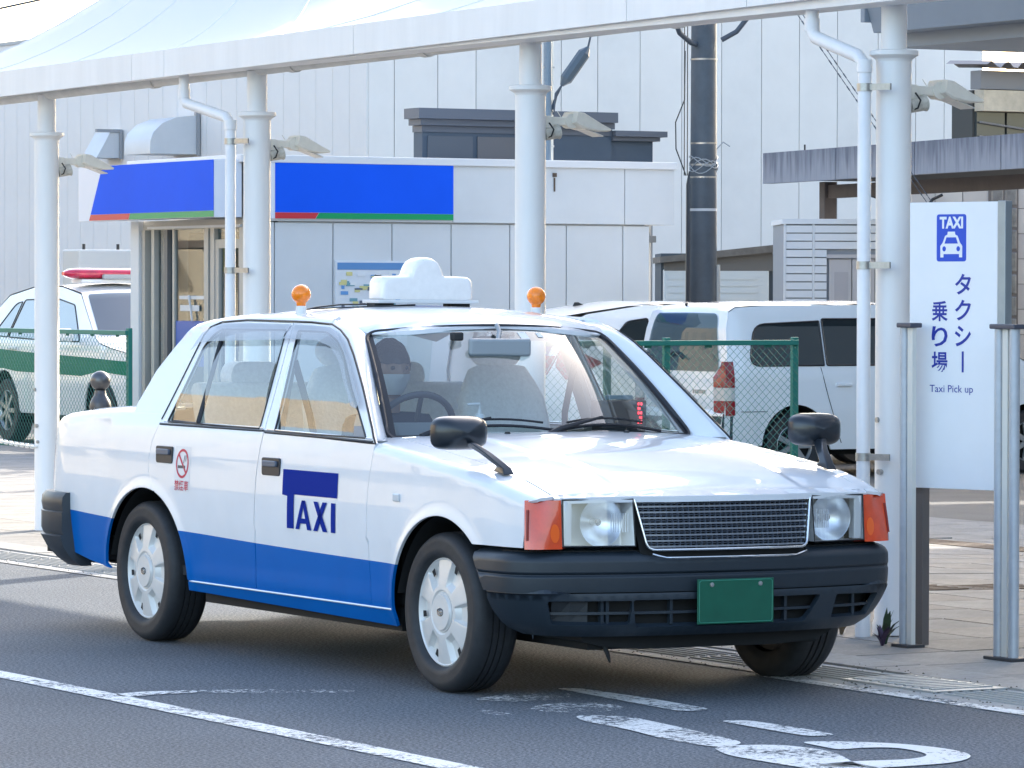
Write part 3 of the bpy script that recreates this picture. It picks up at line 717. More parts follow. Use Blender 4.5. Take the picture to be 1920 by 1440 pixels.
for r in range(8):
    for k in range(9):
        if k in (4,) : continue
        wb(.32+k*.36, .32+k*.36+.35, .0, .03, .3+r*.33, .3+r*.33+.32, 'tile', tiles[(r*3+k) % 2])
for r in range(9):
    for k in range(2): wb(1.76+k*.18, 1.76+k*.18+.165, -.03, .03, .32+r*.29, .32+r*.29+.265, 'glass_brick', mat('glass_brick', (.20, .19, .18), .15, noise=.35, nscale=9, coat=.5), bev=.02)
wb(1.73, 2.12, -.02, .02, .28, 2.95, 'brick_frame', mat('glass_brick_frame', (.13, .11, .10), .6))
for k, (u, h) in enumerate(((.45, .45), (.62, .5))):
    b = MB(); b.tube([f2(u+.25*k, -.10, 1.9), f2(u+.25*k, -.10, 2.55), f2(u+.12*(1 if k else -1)+.25*k, -.12, 2.72), f2(u+(.5 if k else -.3), -.14, 2.78)], .02, 8); b.build('cable', M_BLK, tw, 50)
# ---------------------------------------------------------------- station hall with canopy, upper right
sh = empty('station_roof', (-19.2, 14.1, 0), label='blue grey station roof soffit jutting in at the top right', cat='roof')
tm3 = T((-19.2, 14.1))
M_SOF = mat('soffit_grey', (.20, .24, .29), .5, noise=.06, nscale=1.5); M_SOF2 = mat('soffit_dark', (.11, .145, .19), .5)
b = MB(); b.prism([(14.06, 4.3), (14.18, 3.93), (14.45, 3.93), (14.45, 3.80), (20, 3.80), (20, 4.6), (14.06, 4.6)], -19.2, -14.0, 'x'); b.build('soffit', M_SOF, sh, mat4=tm3)
MB().bx(-19.27, -19.205, 14.45, 20, 3.80, 4.02).build('edge_beam', M_SOF2, sh, mat4=tm3)
MB().bx(-19.27, -19.205, 14.08, 20, 4.03, 4.6).build('edge_beam', M_SOF, sh, mat4=tm3)
sb = empty('station_hall', (-35.05, 26.74, 0), label='station hall with corrugated roof edge and dark windows at the right edge', cat='building'); tm4 = T((-35.05, 26.74))
M_BEI = mat('beige_beam', (.50, .44, .34), .6, noise=.25, nscale=5)
b = MB(); n = 60; ys_ = np.linspace(26.6, 31, n)
b.grid(lambda y, x: (x, y, 4.70+.05*math.sin((y-26.6)*2*math.pi/.28)+(x+35)*-.05), list(ys_), [-35.7, -34.7]); o = b.build('corrugated_roof', mat('corrugated', (.20, .19, .20), .5, .3), sb, 60, mat4=tm4)
MB().bx(-35.3, -35.05, 26.74, 31, 4.36, 4.62).build('beam', mat('grey_beam', (.22, .22, .23), .6), sb, mat4=tm4)
MB().bx(-35.2, -34.98, 26.74, 31, 4.05, 4.345).build('beam', M_BEI, sb, mat4=tm4)
MB().bx(-35.75, -35.25, 26.74, 31, ZB, 4.35).build('wall', mat('hall_dark', (.045, .05, .05), .5), sb, mat4=tm4)
for k in range(7): MB().bx(-35.25, -35.2, 26.78+k*.52, 27.26+k*.52, 3.3, 4.04).build('window', mat('dim_glass', (.05, .06, .065), .08, coat=1), sb, mat4=tm4)
for k in range(3): MB().tube([(-35.15, 26.8, 3.9-k*.2), (-35.15, 28.6, 3.7-k*.25)], .015, 6).build('brace', mat('brace_grey', (.20, .20, .21), .5), sb, mat4=tm4)
# ---------------------------------------------------------------- sheds in the lot
M_LV = mat('louver_white', (.74, .76, .79), .5); 
lv = empty('louvered_shed', (-27.95, 18.86, 0), label='white louvered shed with a double door right of the utility pole', cat='shed'); 
f3 = lambda u, v, z: (u*math.cos(R_(62))-v*math.sin(R_(62)), u*math.sin(R_(62))+v*math.cos(R_(62)), z)
def lb(par, u0, u1, v0, v1, z0, z1, name, m, bev=None, kind=None, ff=None):
    g_ = ff or f3
    b = MB(); b.add([g_(u, v, z) for z in (z0, z1) for v in (v0, v1) for u in (u0, u1)], [(0, 2, 3, 1), (4, 5, 7, 6), (0, 1, 5, 4), (2, 6, 7, 3), (0, 4, 6, 2), (1, 3, 7, 5)])
    o = b.build(name, m, par, bev=bev)
    if kind: o['kind'] = kind
    return o
lb(lv, 0, 1.75, .03, 1.5, ZB, 2.30, 'wall', mat('shed_core', (.30, .32, .35), .7))
lb(lv, -.02, 1.77, -.03, 1.55, 2.30, 2.36, 'roof', M_LV)
lb(lv, 0, .025, -.02, .03, ZB, 2.30, 'corner_post', M_LV); lb(lv, .335, .36, -.02, .03, ZB, 2.30, 'post', M_LV); lb(lv, 1.72, 1.75, -.02, .03, ZB, 2.30, 'corner_post', M_LV)
z = 2.20
while z > .2:
    lb(lv, .028, .332, -.018, .028, z, z+.082, 'louver', M_LV); 
    if z > 1.95: lb(lv, .363, 1.718, -.018, .028, z, z+.082, 'louver', M_LV)
    else: lb(lv, .363, .50, -.018, .028, z, z+.082, 'louver', M_LV)
    z -= .095
M_DOOR = mat('shed_door_pale', (.50, .48, .49), .5)
lb(lv, .50, 1.3, -.06, .03, 1.90, 1.945, 'door_head', M_DOOR)
for u0, u1 in ((.53, .79), (.80, 1.06)):
    lb(lv, u0, u1, -.03, .025, ZB, 1.89, 'door', M_DOOR, bev=.004); lb(lv, u0+.06, u1-.04, -.035, -.031, .2, 1.74, 'door_panel', mat('shed_door_grey', (.42, .40, .42), .5))
sd = empty('shutter_shed', (-25.23, 15.51, 0), label='low shed with sliding louvre shutters under a weathered brown roof edge', cat='shed')
lb(sd, .02, 1.26, .05, 1.2, ZB, 1.90, 'wall', mat('shed_slate', (.06, .08, .10), .7))
b = MB(); b.add([f3(u, v, z) for (u, z) in ((-.0, 1.79), (1.32, 1.925), (1.32, 2.01), (0, 1.86)) for v in (-.12, 1.3)], [(0, 2, 4, 6), (1, 7, 5, 3), (0, 1, 3, 2), (4, 5, 7, 6), (2, 3, 5, 4), (0, 6, 7, 1)])
b.build('roof', mat('weathered_wood', (.17, .155, .135), .8, noise=.25, nscale=10), sd)
b = MB(); b.add([f3(u, v, z) for (u, z) in ((.05, 1.70), (1.22, 1.70), (1.22, 1.92), (.05, 1.79)) for v in (-.02, .05)], [(0, 2, 4, 6), (1, 7, 5, 3), (0, 1, 3, 2), (4, 5, 7, 6), (2, 3, 5, 4), (0, 6, 7, 1)])
b.build('gable_board', mat('grey_board', (.16, .155, .145), .8), sd)
M_SHT = mat('shutter_cream', (.62, .66, .66), .5)
lb(sd, .04, 1.18, -.02, .04, ZB, 1.72, 'shutter_case', M_SHT, bev=.02)
z = 1.60
while z > .3:
    lb(sd, .08, .48, -.032, -.021, z, z+.058, 'slat', M_SHT); lb(sd, .62, 1.05, -.032, -.021, z, z+.058, 'slat', M_SHT); z -= .077
sd.location = (-32.08, 19.67, -.10); sd.scale = (1.174, 1.174, 1.10)
ub = MB().box((-24.4, 15.35, .55), (.5, .45, 1.45)); tagset(ub.build('cabinet', mat('cabinet_slate', (.10, .13, .17), .5)), 'dark grey outdoor cabinet between the booth and the shutter shed', 'cabinet')
acu = empty('air_conditioner', (-33.5, 12.6, 0), label='pale air conditioning unit above the patrol car bonnet at the left edge', cat='air conditioner')
MB().box((0, 0, 1.55), (.5, .75, .9)).build('casing', mat('ac_casing', (.50, .51, .51), .5), acu, bev=.02)
MB().box((-.0, .0, .9), (.5, .7, .4)).build('stand', M_GREYBOX, acu)
for k in (-.2, .25): MB().tube([(0, k, 2.0), (0, k, 2.07)], .02, 8).build('lifting_eye', M_BLK, acu)

# ---------------------------------------------------------------- poles and wires
pl = empty('utility_pole', (-26.74, 17.0, ZB), label='dark grey concrete utility pole with black cable sleeve and bands', cat='utility pole')
M_POLE = mat('pole_slate', (.055, .075, .10), .6, noise=.22, nscale=5, streak=.0)
MB().tube([(0, 0, 0), (0, 0, 9)], [.162, .125], 28).build('pole', M_POLE, pl, 40)
MB().tube([(-.10, -.11, 0), (-.10, -.11, 2.9), (-.10, -.11, 3.05)], [.055, .05, .02], 14).build('cable_sleeve', mat('sleeve_black', (.02, .03, .045), .4), pl, 40)
for z in (4.3, 3.36, 3.12, 1.96, 2.98): MB().lathe([(.150, z-.010), (.153, z+.010)], 24, close=True).build('band', M_STEEL, pl, 40)
MB().lathe([(.153, 2.60), (.1535, 2.63)], 24).build('number_band', mat('band_white', (.45, .48, .52), .5), pl, 40)
MB().tube([(.10, .13, 0), (.10, .13, 2.0)], .028, 10).build('conduit', mat('conduit_pale', (.42, .43, .43), .5), pl, 40)
b = MB()
for k in range(5):
    a = k*1.3; b.tube([(.15*math.cos(q)*1.05, .15*math.sin(q)*1.05, 3.08+.06*math.sin(q*2+a)+.02*k) for q in np.linspace(-2.2, 1.2, 14)], .006, 5)
b.tube([(.02, .16, 3.3), (.0, .26, 3.38), (.03, .33, 3.33)], .008, 5); b.build('tie_wire', mat('tie_wire', (.30, .33, .36), .5), pl, 50)
b = MB()
for k, dx in enumerate((-.16, -.19)):
    b.tube([(dx*.7, dx*.9, z) for z in np.linspace(3.0, 4.7, 8)], .006, 5)
b.tube([(-.13, -.15, 3.0), (-.20, -.24, 3.3), (-.21, -.24, 3.6), (-.15, -.16, 3.85), (-.14, -.16, 4.4)], .008, 6); b.build('riser_cable', M_BLK, pl, 50)
M_CAB = mat('cable_slate', (.05, .07, .10), .5)
def wire(name, pts, r, lab, cat='cable', m=None):
    return tagset(MB().tube(pts, r, 7).build(name, m or M_CAB, None, 60), lab, cat)
wire('cable', [(-26.3, 16.3, 4.75), (-26.35, 16.36, 4.55), (-26.45, 16.5, 4.38), (-26.6, 16.75, 4.28), (-26.72, 16.9, 4.27)], .03, 'thick grey cable looping into the utility pole from the left')
wire('cable', [(-26.62, 17.16, 4.33), (-26.5, 17.28, 4.42), (-26.42, 17.38, 4.58), (-26.38, 17.42, 4.8)], .03, 'thick grey cable curving up from the right side of the utility pole')
for k in (0, 1):
    P0 = Vector((-19.51, 13.53+.06*k, 4.10)); P1 = Vector((-18.9, 14.62+.06*k, 2.30)); pts = []; b = MB()
    for i in range(60):
        t = i/59; p = P0.lerp(P1, t); pts.append(p)
    for i in range(0, 58, 2): b.tube([pts[i], pts[i+1]+(pts[i+1]-pts[i])*.35], .006 if (i//2) % 2 else .004, 4)
    b.tube(pts, .003, 4)
    tagset(b.build('twisted_wire', M_CAB, None), ['twisted wire slanting down to the downpipe, left strand', 'twisted wire slanting down to the downpipe, right strand'][k], 'cable')
lp = empty('lamp_post', (-24.1, 13.47, ZB), label='slim blue grey lamp post hidden behind a canopy column', cat='lamp post')
MB().tube([(0, 0, 0), (0, 0, 5.5)], .045, 14).build('pole', mat('lamp_post_blue', (.16, .22, .28), .45), lp, 40)
MB().tube([(.0, .055, 0), (0, .055, 5.5)], .012, 8).build('conduit', mat('bright_conduit', (.62, .63, .62), .3, .3), lp, 40)
for z in (3.0+.19, 3.0+1.0, 2.2): MB().tube([(0, -.05, z), (0, .075, z)], .012, 6).build('clamp', M_STEEL, lp)
MB().box((0, -.02, 3.40), (.10, .09, .12)).build('sensor', mat('sensor_dark', (.09, .12, .15), .5), lp, bev=.02)
cj = empty('cable_closure', (-23.98, 13.7, 3.85), label='dark slanted cable joint closure hanging beside the lamp post', cat='cable joint')
a_ = Vector((-24.02, 13.62, 3.66)); b_ = Vector((-23.94, 13.83, 3.98)); d_ = (b_-a_)
MB().tube([a_-d_*.12, a_, a_+d_*.08, b_-d_*.08, b_, b_+d_*.12], [.018, .045, .066, .066, .045, .018], 8).build('closure', mat('closure_slate', (.07, .10, .13), .5), cj, 30, mat4=Matrix.Translation((23.98, -13.7, -3.85)))
MB().tube([b_+d_*.1, b_+d_*.4+Vector((0, .0, .2)), b_+Vector((0, .15, .9))], .012, 6).build('cable', M_CAB, cj, 50, mat4=Matrix.Translation((23.98, -13.7, -3.85)))
for k, (s1, s2) in enumerate(((-.10, .32), (-.04, .25), (.0, .18))):
    MB().tube([a_-d_*.1, a_+Vector((-.02, -.06+s1*.3, -.12)), a_+Vector((-.04, -.10, -s2-.02)), (-24.09, 13.50, 3.42-.05*k)], .010, 6).build('cable', M_CAB, cj, 50, mat4=Matrix.Translation((23.98, -13.7, -3.85)))
# roof edges and cables at the top left
MB0 = MB().tube([(-41.79, 14.75, 4.90), (-41.1, 16.0, 5.30)], .05, 6)
far = empty('far_roof', (-60, 19, 0), label='grey pitched roof edge of a far house at the top left', cat='roof')
b = MB(); b.add([(-60, 20.2, 5.9), (-60, 23.6, 8.1), (-75, 23.6, 8.1), (-75, 20.2, 5.9), (-60, 20.2, 5.75), (-60, 23.6, 7.95)], [(0, 1, 2, 3), (0, 4, 5, 1)]); 
b.build('roof_sheet', mat('far_roof_grey', (.20, .23, .26), .6), far, mat4=T((-60, 19)))
MB().bx(-74, -60.2, 20.6, 23.4, ZB, 6.0).build('wall', M_PANL, far, mat4=T((-60, 19)))
wire('cable', [(-42, 14.3, 5.75), (-41.5, 15.2, 6.03), (-41, 16.6, 6.35), (-40.4, 18, 6.6)], .012, 'thin overhead cable at the top left corner, upper one')
wire('cable', [(-42, 14.3, 5.35), (-41.4, 15.3, 5.60), (-41.1, 15.9, 5.75), (-41.05, 16.1, 5.82)], .016, 'thin overhead cable at the top left corner, lower one')
# ---------------------------------------------------------------- street opposite, seen only as reflections in the glass
op = empty('shop_row', (-10, -24, 0), label='long tan shop row across the street', cat='building')
M_TAN = mat('tan_render', (.36, .31, .235), .8, noise=.08, nscale=.6)
MB().bx(-150, 0, -8, 0, -.4, 14).build('wall', M_TAN, op)
for k in range(70):
    MB().bx(-146+(k%35)*4.1, -144.2+(k%35)*4.1, .0, .05, 4.6+3.2*(k//35), 6.2+3.2*(k//35)).build('window', mat('dim_glass'), op)
for k in range(12): MB().bx(-148+k*12.1, -138+k*12.1, .0, 2.4, 2.7, 2.9).build('awning', mat('awning_brown', (.07, .05, .04), .8), op)
op2 = empty('office_block', (30, 20, 0), label='dark grey office block beyond the right end of the street', cat='building')
MB().bx(0, 10, -14, 12, -.4, 9).build('wall', mat('office_grey', (.16, .17, .19), .6), op2)
for k in range(24): MB().bx(-.04, 0, -13+(k % 8)*3.1, -11+(k % 8)*3.1, 1.5+(k//8)*2.7, 3.0+(k//8)*2.7).build('window', mat('dim_glass'), op2)

stn = empty('station_building', (-16.5, 21, 0), label='tall station building added outside the frame on the right to shade the plaza', cat='building')  # unseen; height and left end set for the shade it casts
MB().bx(0, 45, 0, 12, -.4, 12).build('wall', mat('station_wall', (.40, .41, .42), .7), stn)
for k in range(12): MB().bx(1+k*3.6, 3.4+k*3.6, -.04, 0, 1.2, 3.2).build('window', mat('dim_glass'), stn)

# low wooded hills closing the view beyond the town
hb_ = MB(); nA = 90
ring = []
for (r0, h0) in ((420, -1), (470, .55), (540, 1.0), (640, .8)):
    ring.append([(r0*math.cos(a), r0*math.sin(a), -.4 if h0 < 0 else h0*(13+5*math.sin(a*5+1)+3*math.sin(a*13)+2*math.sin(a*29))) for a in np.linspace(0, 2*math.pi, nA, endpoint=False)])
hb_.loft(ring, caps=False)
hb_.build('hills', mat('hill_green', (.10, .13, .13), .95, noise=.25, nscale=.05), None, 60)['kind'] = 'structure'
# ================================================================== TAXI
HY = .682
taxi = empty('taxi_sedan', (0, 0, -.003), label='white and blue Japanese taxi sedan with a cream roof sign and two orange beacons', cat='taxi')
taxi.rotation_euler = (R_(-.33), 0, 0)
def bodypaint():
    m = bpy.data.materials.new('two_tone_paint'); m.use_nodes = True; nt = m.node_tree; p = nt.nodes['Principled BSDF']
    p.inputs['Roughness'].default_value = .35; p.inputs['Specular IOR Level'].default_value = .35; p.inputs['Coat Weight'].default_value = .6; p.inputs['Coat Roughness'].default_value = .02
    tc = nt.nodes.new('ShaderNodeTexCoord'); sp = nt.nodes.new('ShaderNodeSeparateXYZ'); nt.links.new(tc.outputs['Object'], sp.inputs[0])
    def M(op, a, b, c=None):
        n = nt.nodes.new('ShaderNodeMath'); n.operation = op
        for i, v in enumerate((a, b, c)):
            if v is None: continue
            if isinstance(v, (int, float)): n.inputs[i].default_value = v
            else: nt.links.new(v, n.inputs[i])
        return n.outputs[0]
    x = sp.outputs[0]; q = M('MULTIPLY_ADD', x, .0043, -.006); line = M('MULTIPLY_ADD', q, x, .4605)
    g = M('GREATER_THAN', sp.outputs[2], line)
    fr = M('LESS_THAN', x, .9); 
    mx = nt.nodes.new('ShaderNodeMix'); mx.data_type = 'RGBA'; mx.inputs[6].default_value = (.0, .115, .43, 1); mx.inputs[7].default_value = (.75, .765, .79, 1)
    nt.links.new(g, mx.inputs[0])
    cw = nt.nodes.new('ShaderNodeMapRange'); cw.inputs[3].default_value = .06; cw.inputs[4].default_value = .8; nt.links.new(g, cw.inputs[0]); nt.links.new(cw.outputs[0], p.inputs['Coat Weight'])
    cs = nt.nodes.new('ShaderNodeMapRange'); cs.inputs[3].default_value = .06; cs.inputs[4].default_value = .4; nt.links.new(g, cs.inputs[0]); nt.links.new(cs.outputs[0], p.inputs['Specular IOR Level'])
    # faint road film towards the sills
    nz = nt.nodes.new('ShaderNodeTexNoise'); nz.inputs['Scale'].default_value = 5; nz.inputs['Detail'].default_value = 6; nt.links.new(tc.outputs['Object'], nz.inputs[0])
    r = nt.nodes.new('ShaderNodeMapRange'); r.inputs[1].default_value = .3; r.inputs[2].default_value = .7; r.inputs[3].default_value = .96; r.inputs[4].default_value = 1.02; nt.links.new(nz.outputs[0], r.inputs[0])
    sc = nt.nodes.new('ShaderNodeVectorMath'); sc.operation = 'SCALE'; nt.links.new(mx.outputs[2], sc.inputs[0]); nt.links.new(r.outputs[0], sc.inputs['Scale']); nt.links.new(sc.outputs[0], p.inputs['Base Color'])
    return m
M_PAINT = bodypaint()
M_PLAS = mat('grey_bumper_plastic', (.015, .024, .034), .42, noise=.12, nscale=6, bump=.08, bscale=500, spec=.5)
M_PLAS2 = mat('dark_bumper_plastic', (.016, .020, .025), .5)
M_CHR = mat('chrome', (.70, .71, .72), .12, 1.0)
M_RUB = mat('window_rubber', (.012, .013, .017), .45)
M_UND = mat('underbody_black', (.008, .009, .010), .8)
M_GL = glass('car_glass', (.84, .91, .89), 2.0)
M_WS = glass('windshield_glass', (.84, .91, .92), 2.3)
M_VIS = glass('smoked_visor', (.45, .46, .50), 2.2)
Wz = spl([.16, .20, .25, .30, .45, .62, .75, .85, .93, .96, 1.37, 1.45], [.76, .782, .802, .818, .829, .833, .829, .821, .806, .7935, .635, .604])
gx = spl([-3.45, -3.2, -2.8, -.2, .2, .45, .62, .70], [.012, .006, 0, 0, .004, .014, .040, .07])
LC = .52
_ce = [( -3.45-.40*math.sin(a), .61+.215*math.cos(a)) for a in np.linspace(0, math.pi/2, 25)]
_cl = [0]
for a, b in zip(_ce[:-1], _ce[1:]): _cl.append(_cl[-1]+math.hypot(b[0]-a[0], b[1]-a[1]))
_cx = spl(_cl, [p[0] for p in _ce]); _cy = spl(_cl, [p[1] for p in _ce]); LC = _cl[-1]
def plan(u):
    if u >= -3.45: return u, .834-gx(u)
    d = -3.45-u
    if d <= LC: return _cx(d), _cy(d)-.003
    e = d-LC; return -3.85-.06*(1-((.61-e)/.61)**2), .607-e
def pnorm(u):
    x0, y0 = plan(u-.004); x1, y1 = plan(u+.004); tx, ty = x1-x0, y1-y0; L = math.hypot(tx, ty); tx /= L; ty /= L
    nx, ny = -ty, tx
    return nx, ny
ZS = spl([-4.6, -4.1, -3.9, -3.7, -3.4, -3.0, -2.7, -2.5], [.895, .905, .912, .94, .968, .990, 1.000, 1.002])
ZF = spl([-.62, -.5, -.2, -.08, .15, .38, .50, .60, .68, .8], [.926, .921, .892, .878, .852, .817, .793, .768, .752, .744])
ZG = spl([-2.75, -2.55, -2.4, -2.1, -1.7, -1.3, -1.1, -1.0], [1.20, 1.345, 1.378, 1.398, 1.405, 1.398, 1.372, 1.345])
ARF = (.07, .29, .388, .374); ARR = (-2.58, .29, .418, .372)
def arch(c, a0, a1, n=26, k=1.0):
    return [(c[0]+c[2]*k*math.cos(R_(a)), c[1]+c[3]*k*math.sin(R_(a))) for a in np.linspace(a0, a1, n)]
def bump_side(x, z):
    o = 0
    for c in (ARF, ARR):
        if z > c[1]-.15:
            rho = math.hypot((x-c[0])/c[2], (z-c[1])/c[3]); o += .009*math.exp(-((rho-1.0)/.07)**2)
    if -2.15 < x < -.30:
        e = sstep(-2.15, -2.02, x)*(1-sstep(-.42, -.30, x)); o += -.006*e*(1-sstep(.538, .552, z))*sstep(.30, .40, z)
    if x > .45: o -= .030*sstep(.56, .68, x)*sstep(.715, .77, z)
    return o
def side(u, s, Z=None, r=.05, slope=.10):
    x, yb = plan(u)
    nx, ny = (0, 1) if u >= -3.45 else pnorm(u)
    if Z is None or s < Z(u)-r:
        o = Wz(s)-.834+bump_side(x, s); z = s; pull = 0
    else:
        zb = Z(u)-r; a = (s-zb)/r; o = Wz(zb)-.834
        if a < math.pi/2: pull = r*(1-math.cos(a)); z = zb+r*math.sin(a)
        else: d = s-zb-r*math.pi/2; pull = r+d; z = zb+r+slope*d*(1-.0*d)
    return (x+nx*(o-pull)*(1 if u < -3.45 else 0), -(yb+ny*(o-pull)), z)
def sideS(Z, **k): return lambda u, s: side(u, s, Z, **k)
def W(z): return Wz(z)
PI = math.pi
kw = dict(parent=taxi, both=True)
# --- doors
AL = [[(x, z) for x, z in arch(c, 8, 172, 60, k) ] for c in (ARF, ARR) for k in (1.035, 1.07, 1.11, 1.16, 1.23)]
def inl(out, c):
    r = []
    for ln in AL[(0 if c is ARF else 5):(5 if c is ARF else 10)]:
        cur = []
        for p_ in ln:
            ok = inpoly(p_[0], p_[1], out) and min((p_[0]-q[0])**2+(p_[1]-q[1])**2 for q in resample(out, .02)) > .012**2
            if ok: cur.append(p_)
            elif cur:
                if len(cur) > 1: r.append(cur)
                cur = []
        if len(cur) > 1: r.append(cur)
    return r
seamM_low = [(-1.519, .29), (-1.519, .50), (-1.505, .75), (-1.484, .90), (-1.482, .934)]
g = .0028
rd_out = [(x-g, z) for x, z in seamM_low]+[(-1.562-g, 1.372), (-2.0, 1.376), (-2.235, 1.366), (-2.33, 1.345), (-2.370, 1.31), (-2.484, .965), (-2.497, .935), (-2.538, .86), (-2.556, .79), (-2.548, .73), (-2.51, .685), (-2.47, .654)]+arch(ARR, 74, 1, 22)+[(-2.158, .289)]
rd_hole = roundpoly([(-2.425, .947), (-2.330, 1.270), (-2.245, 1.340), (-1.606, 1.343), (-1.530, .944)], [.012, .02, .05, .012, .012], 4)
rdoors = panel('rear_door', rd_out, lambda u, s: side(u, s), M_PAINT, holes=[rd_hole], lines=inl(rd_out, ARR)+[[(x, zq) for x in np.linspace(-2.10, -1.54, 32)] for zq in (.536, .5545)], gv=.03, step=.02, **kw)
fd_out = [(-.5+g*0, .29), (-1.519+g, .29)]
fd_out = [(x+g, z) for x, z in reversed([(-1.519, .29), (-1.519, .50), (-1.505, .75), (-1.484, .90), (-1.482, .934), (-1.562, 1.372)])]
fd_out = [(-1.559, 1.372)]+[(x+g, z) for x, z in [(-1.482, .934), (-1.484, .90), (-1.505, .75), (-1.519, .50), (-1.519, .29)]]+[(-.503, .29), (-.518, .47), (-.525, .62), (-.520, .75), (-.505, .84), (-.500, .918), (-.76, 1.122), (-.93, 1.245), (-1.03, 1.308), (-1.12, 1.345), (-1.21, 1.364), (-1.40, 1.372)]
fd_hole = roundpoly([(-1.386, .936), (-1.494, 1.341), (-1.235, 1.338), (-1.12, 1.305), (-1.03, 1.258), (-.85, 1.118), (-.585, .934)], [.012, .012, .03, .03, .03, .04, .006], 4)
fdoors = panel('front_door', fd_out, lambda u, s: side(u, s), M_PAINT, holes=[fd_hole], lines=[[(x, zq) for x in np.linspace(-1.49, -.54, 54)] for zq in (.536, .5545)], gv=.03, step=.03, **kw)
# --- fenders, quarters, sills
def topF(x):
    return ZF(x)-.05+.0785+(.834-gx(x)+Wz(ZF(x)-.05)-.834-.05-HY-.005)
ff_out = [(-.503+g, .29), (-.50, .235), (-.33, .222), (-.318, .25)]+arch(ARF, 178, 49, 26)+[(.325, .572), (.5, .572), (.628, .572), (.640, .66), (.636, .742), (.660, .756)]
ff_out += [(x, topF(x)) for x in (.662, .62, .55, .45, .35, .25, .15, .05, -.05, -.15, -.25, -.35, -.45, -.56, -.62)]+[(-.62, .925+.02), (-.53, .925), (-.500+g, .918), (-.505+g, .84), (-.520+g, .75), (-.525+g, .62), (-.518+g, .47)]
panel('front_fender', ff_out, sideS(ZF), M_PAINT, lines=inl(ff_out, ARF), step=.018, gu=.05, gv=.03, **kw)
def topR(x): return ZS(x)-.05+.0785+.06
rq_out = [(-2.47, .654-.0), (-2.51+.0, .685), (-2.548-g, .73), (-2.556-g, .79), (-2.538-g, .86), (-2.497-g, .935), (-2.49, .95)]
rq_out += [(-2.49, topR(-2.5))]+[(x, topR(x)) for x in np.arange(-2.6, -4.2, -.1)]+[(-4.2, topR(-4.2)), (-4.2, .60), (-3.9, .60), (-3.43, .598), (-3.425, .45), (-3.385, .345), (-3.2, .318), (-2.965, .295)]+arch(ARR, 176, 76, 26)
panel('rear_quarter', rq_out, sideS(ZS), M_PAINT, lines=inl(rq_out, ARR), step=.018, gu=.05, gv=.03, **kw)
sl_out = [(-2.19, .246), (-.335, .222), (-.33, .284), (-2.16, .284)]
panel('sill', sl_out, lambda u, s: side(u, s), M_PAINT, step=.06, **kw)
for sgn in (-1, 1):
    MB().tube([(x, sgn*(.834-gx(x)+Wz(.287)-.834+.0025), .287) for x in np.linspace(-2.155, -.335, 14)], .0042, 6).build('sill_trim_highlight', mat('trim_silver', (.75, .78, .82), .25, .3), taxi, 50)  # trim line coloured bright to draw the highlight along the sill seam
# --- cabin side frame above the doors, C pillar
sf = [(-2.80, .985), (-2.795, 1.02), (-2.722, 1.16), (-2.62, 1.262), (-2.52, 1.345), (-2.45, 1.44), (-2.2, 1.462), (-1.8, 1.468), (-1.4, 1.462), (-1.27, 1.452), (-1.235, 1.40), (-1.225, 1.372), (-1.40, 1.375), (-1.56, 1.3755), (-2.0, 1.3795), (-2.237, 1.3695), (-2.333, 1.3485), (-2.374, 1.312), (-2.488, .966), (-2.50, .935), (-2.64, .94)]
panel('side_frame', sf, sideS(ZG, r=.035, slope=.16), M_PAINT, step=.03, gu=.05, gv=.025, **kw)
# --- A pillars
def lerp(a, b, t): return tuple(a[i]+(b[i]-a[i])*t for i in range(3))
def polyat(P, t):
    n = len(P)-1; k = min(int(t*n), n-1); return lerp(P[k], P[k+1], t*n-k)
dE = [(-.500, .808, .905), (-.58, .789, .975), (-.76, .732, 1.122), (-.93, .686, 1.245), (-1.03, .661, 1.308), (-1.12, .648, 1.345), (-1.21, .640, 1.366), (-1.34, .634, 1.378)]
gE = [(-.60, .700, .915), (-.672, .676, .975), (-.80, .636, 1.085), (-.93, .594, 1.20), (-1.02, .566, 1.278), (-1.09, .545, 1.335), (-1.16, .548, 1.365), (-1.30, .556, 1.392)]
for sgn in (-1, 1):
    rings = []
    for t in np.linspace(0, 1, 19):
        a, b = polyat(dE, t), polyat(gE, t); r = []
        for s in np.linspace(0, 1, 7):
            p = lerp(a, b, s); bl = .022*math.sin(PI*s)
            r.append((p[0]+bl*.55, sgn*(p[1]+bl*.55), p[2]+bl*.45))
        r += [(b[0]-.02, sgn*(b[1]-.01), b[2]-.02), (a[0]-.03, sgn*(a[1]-.03), a[2]-.01)]
        rings.append(r)
    MB().loft(rings).build('windshield_pillar', M_PAINT, taxi, 50)
# --- bonnet
xf = spl([0, .2, .379, .5, .643, .70, .76, .80], [.765, .757, .728, .706, .672, .664, .648, .60])
def hoodz(x, y):
    dz = np.interp(x, [-.6, -.2, .2, .5, .66, .76], [.022, .030, .034, .030, .022, .014])
    a = min(abs(y)/HY, 1.05); z = ZF(x)+.0085+dz*(1-a**2.3)
    z += .010*(1-sstep(.400, .440, abs(y)+.05*(x+.0)))*sstep(-.62, -.2, x)*0.9*(1-sstep(.55, .72, x))
    z -= .010*sstep(.02, -.0, xf(abs(y))-x-.0) if x > .5 else 0
    return z
hp = [(-.47-.135*(abs(y)/HY)**2, y) for y in np.linspace(-HY, HY, 25)]
fp = []
for y in np.linspace(HY, -HY, 31):
    a = abs(y); x = xf(a)+.010
    if a > .60: x -= .55*(a-.60)**1.6
    fp.append((x, y))
hood_out = [(x, y) for x, y in fp]+hp
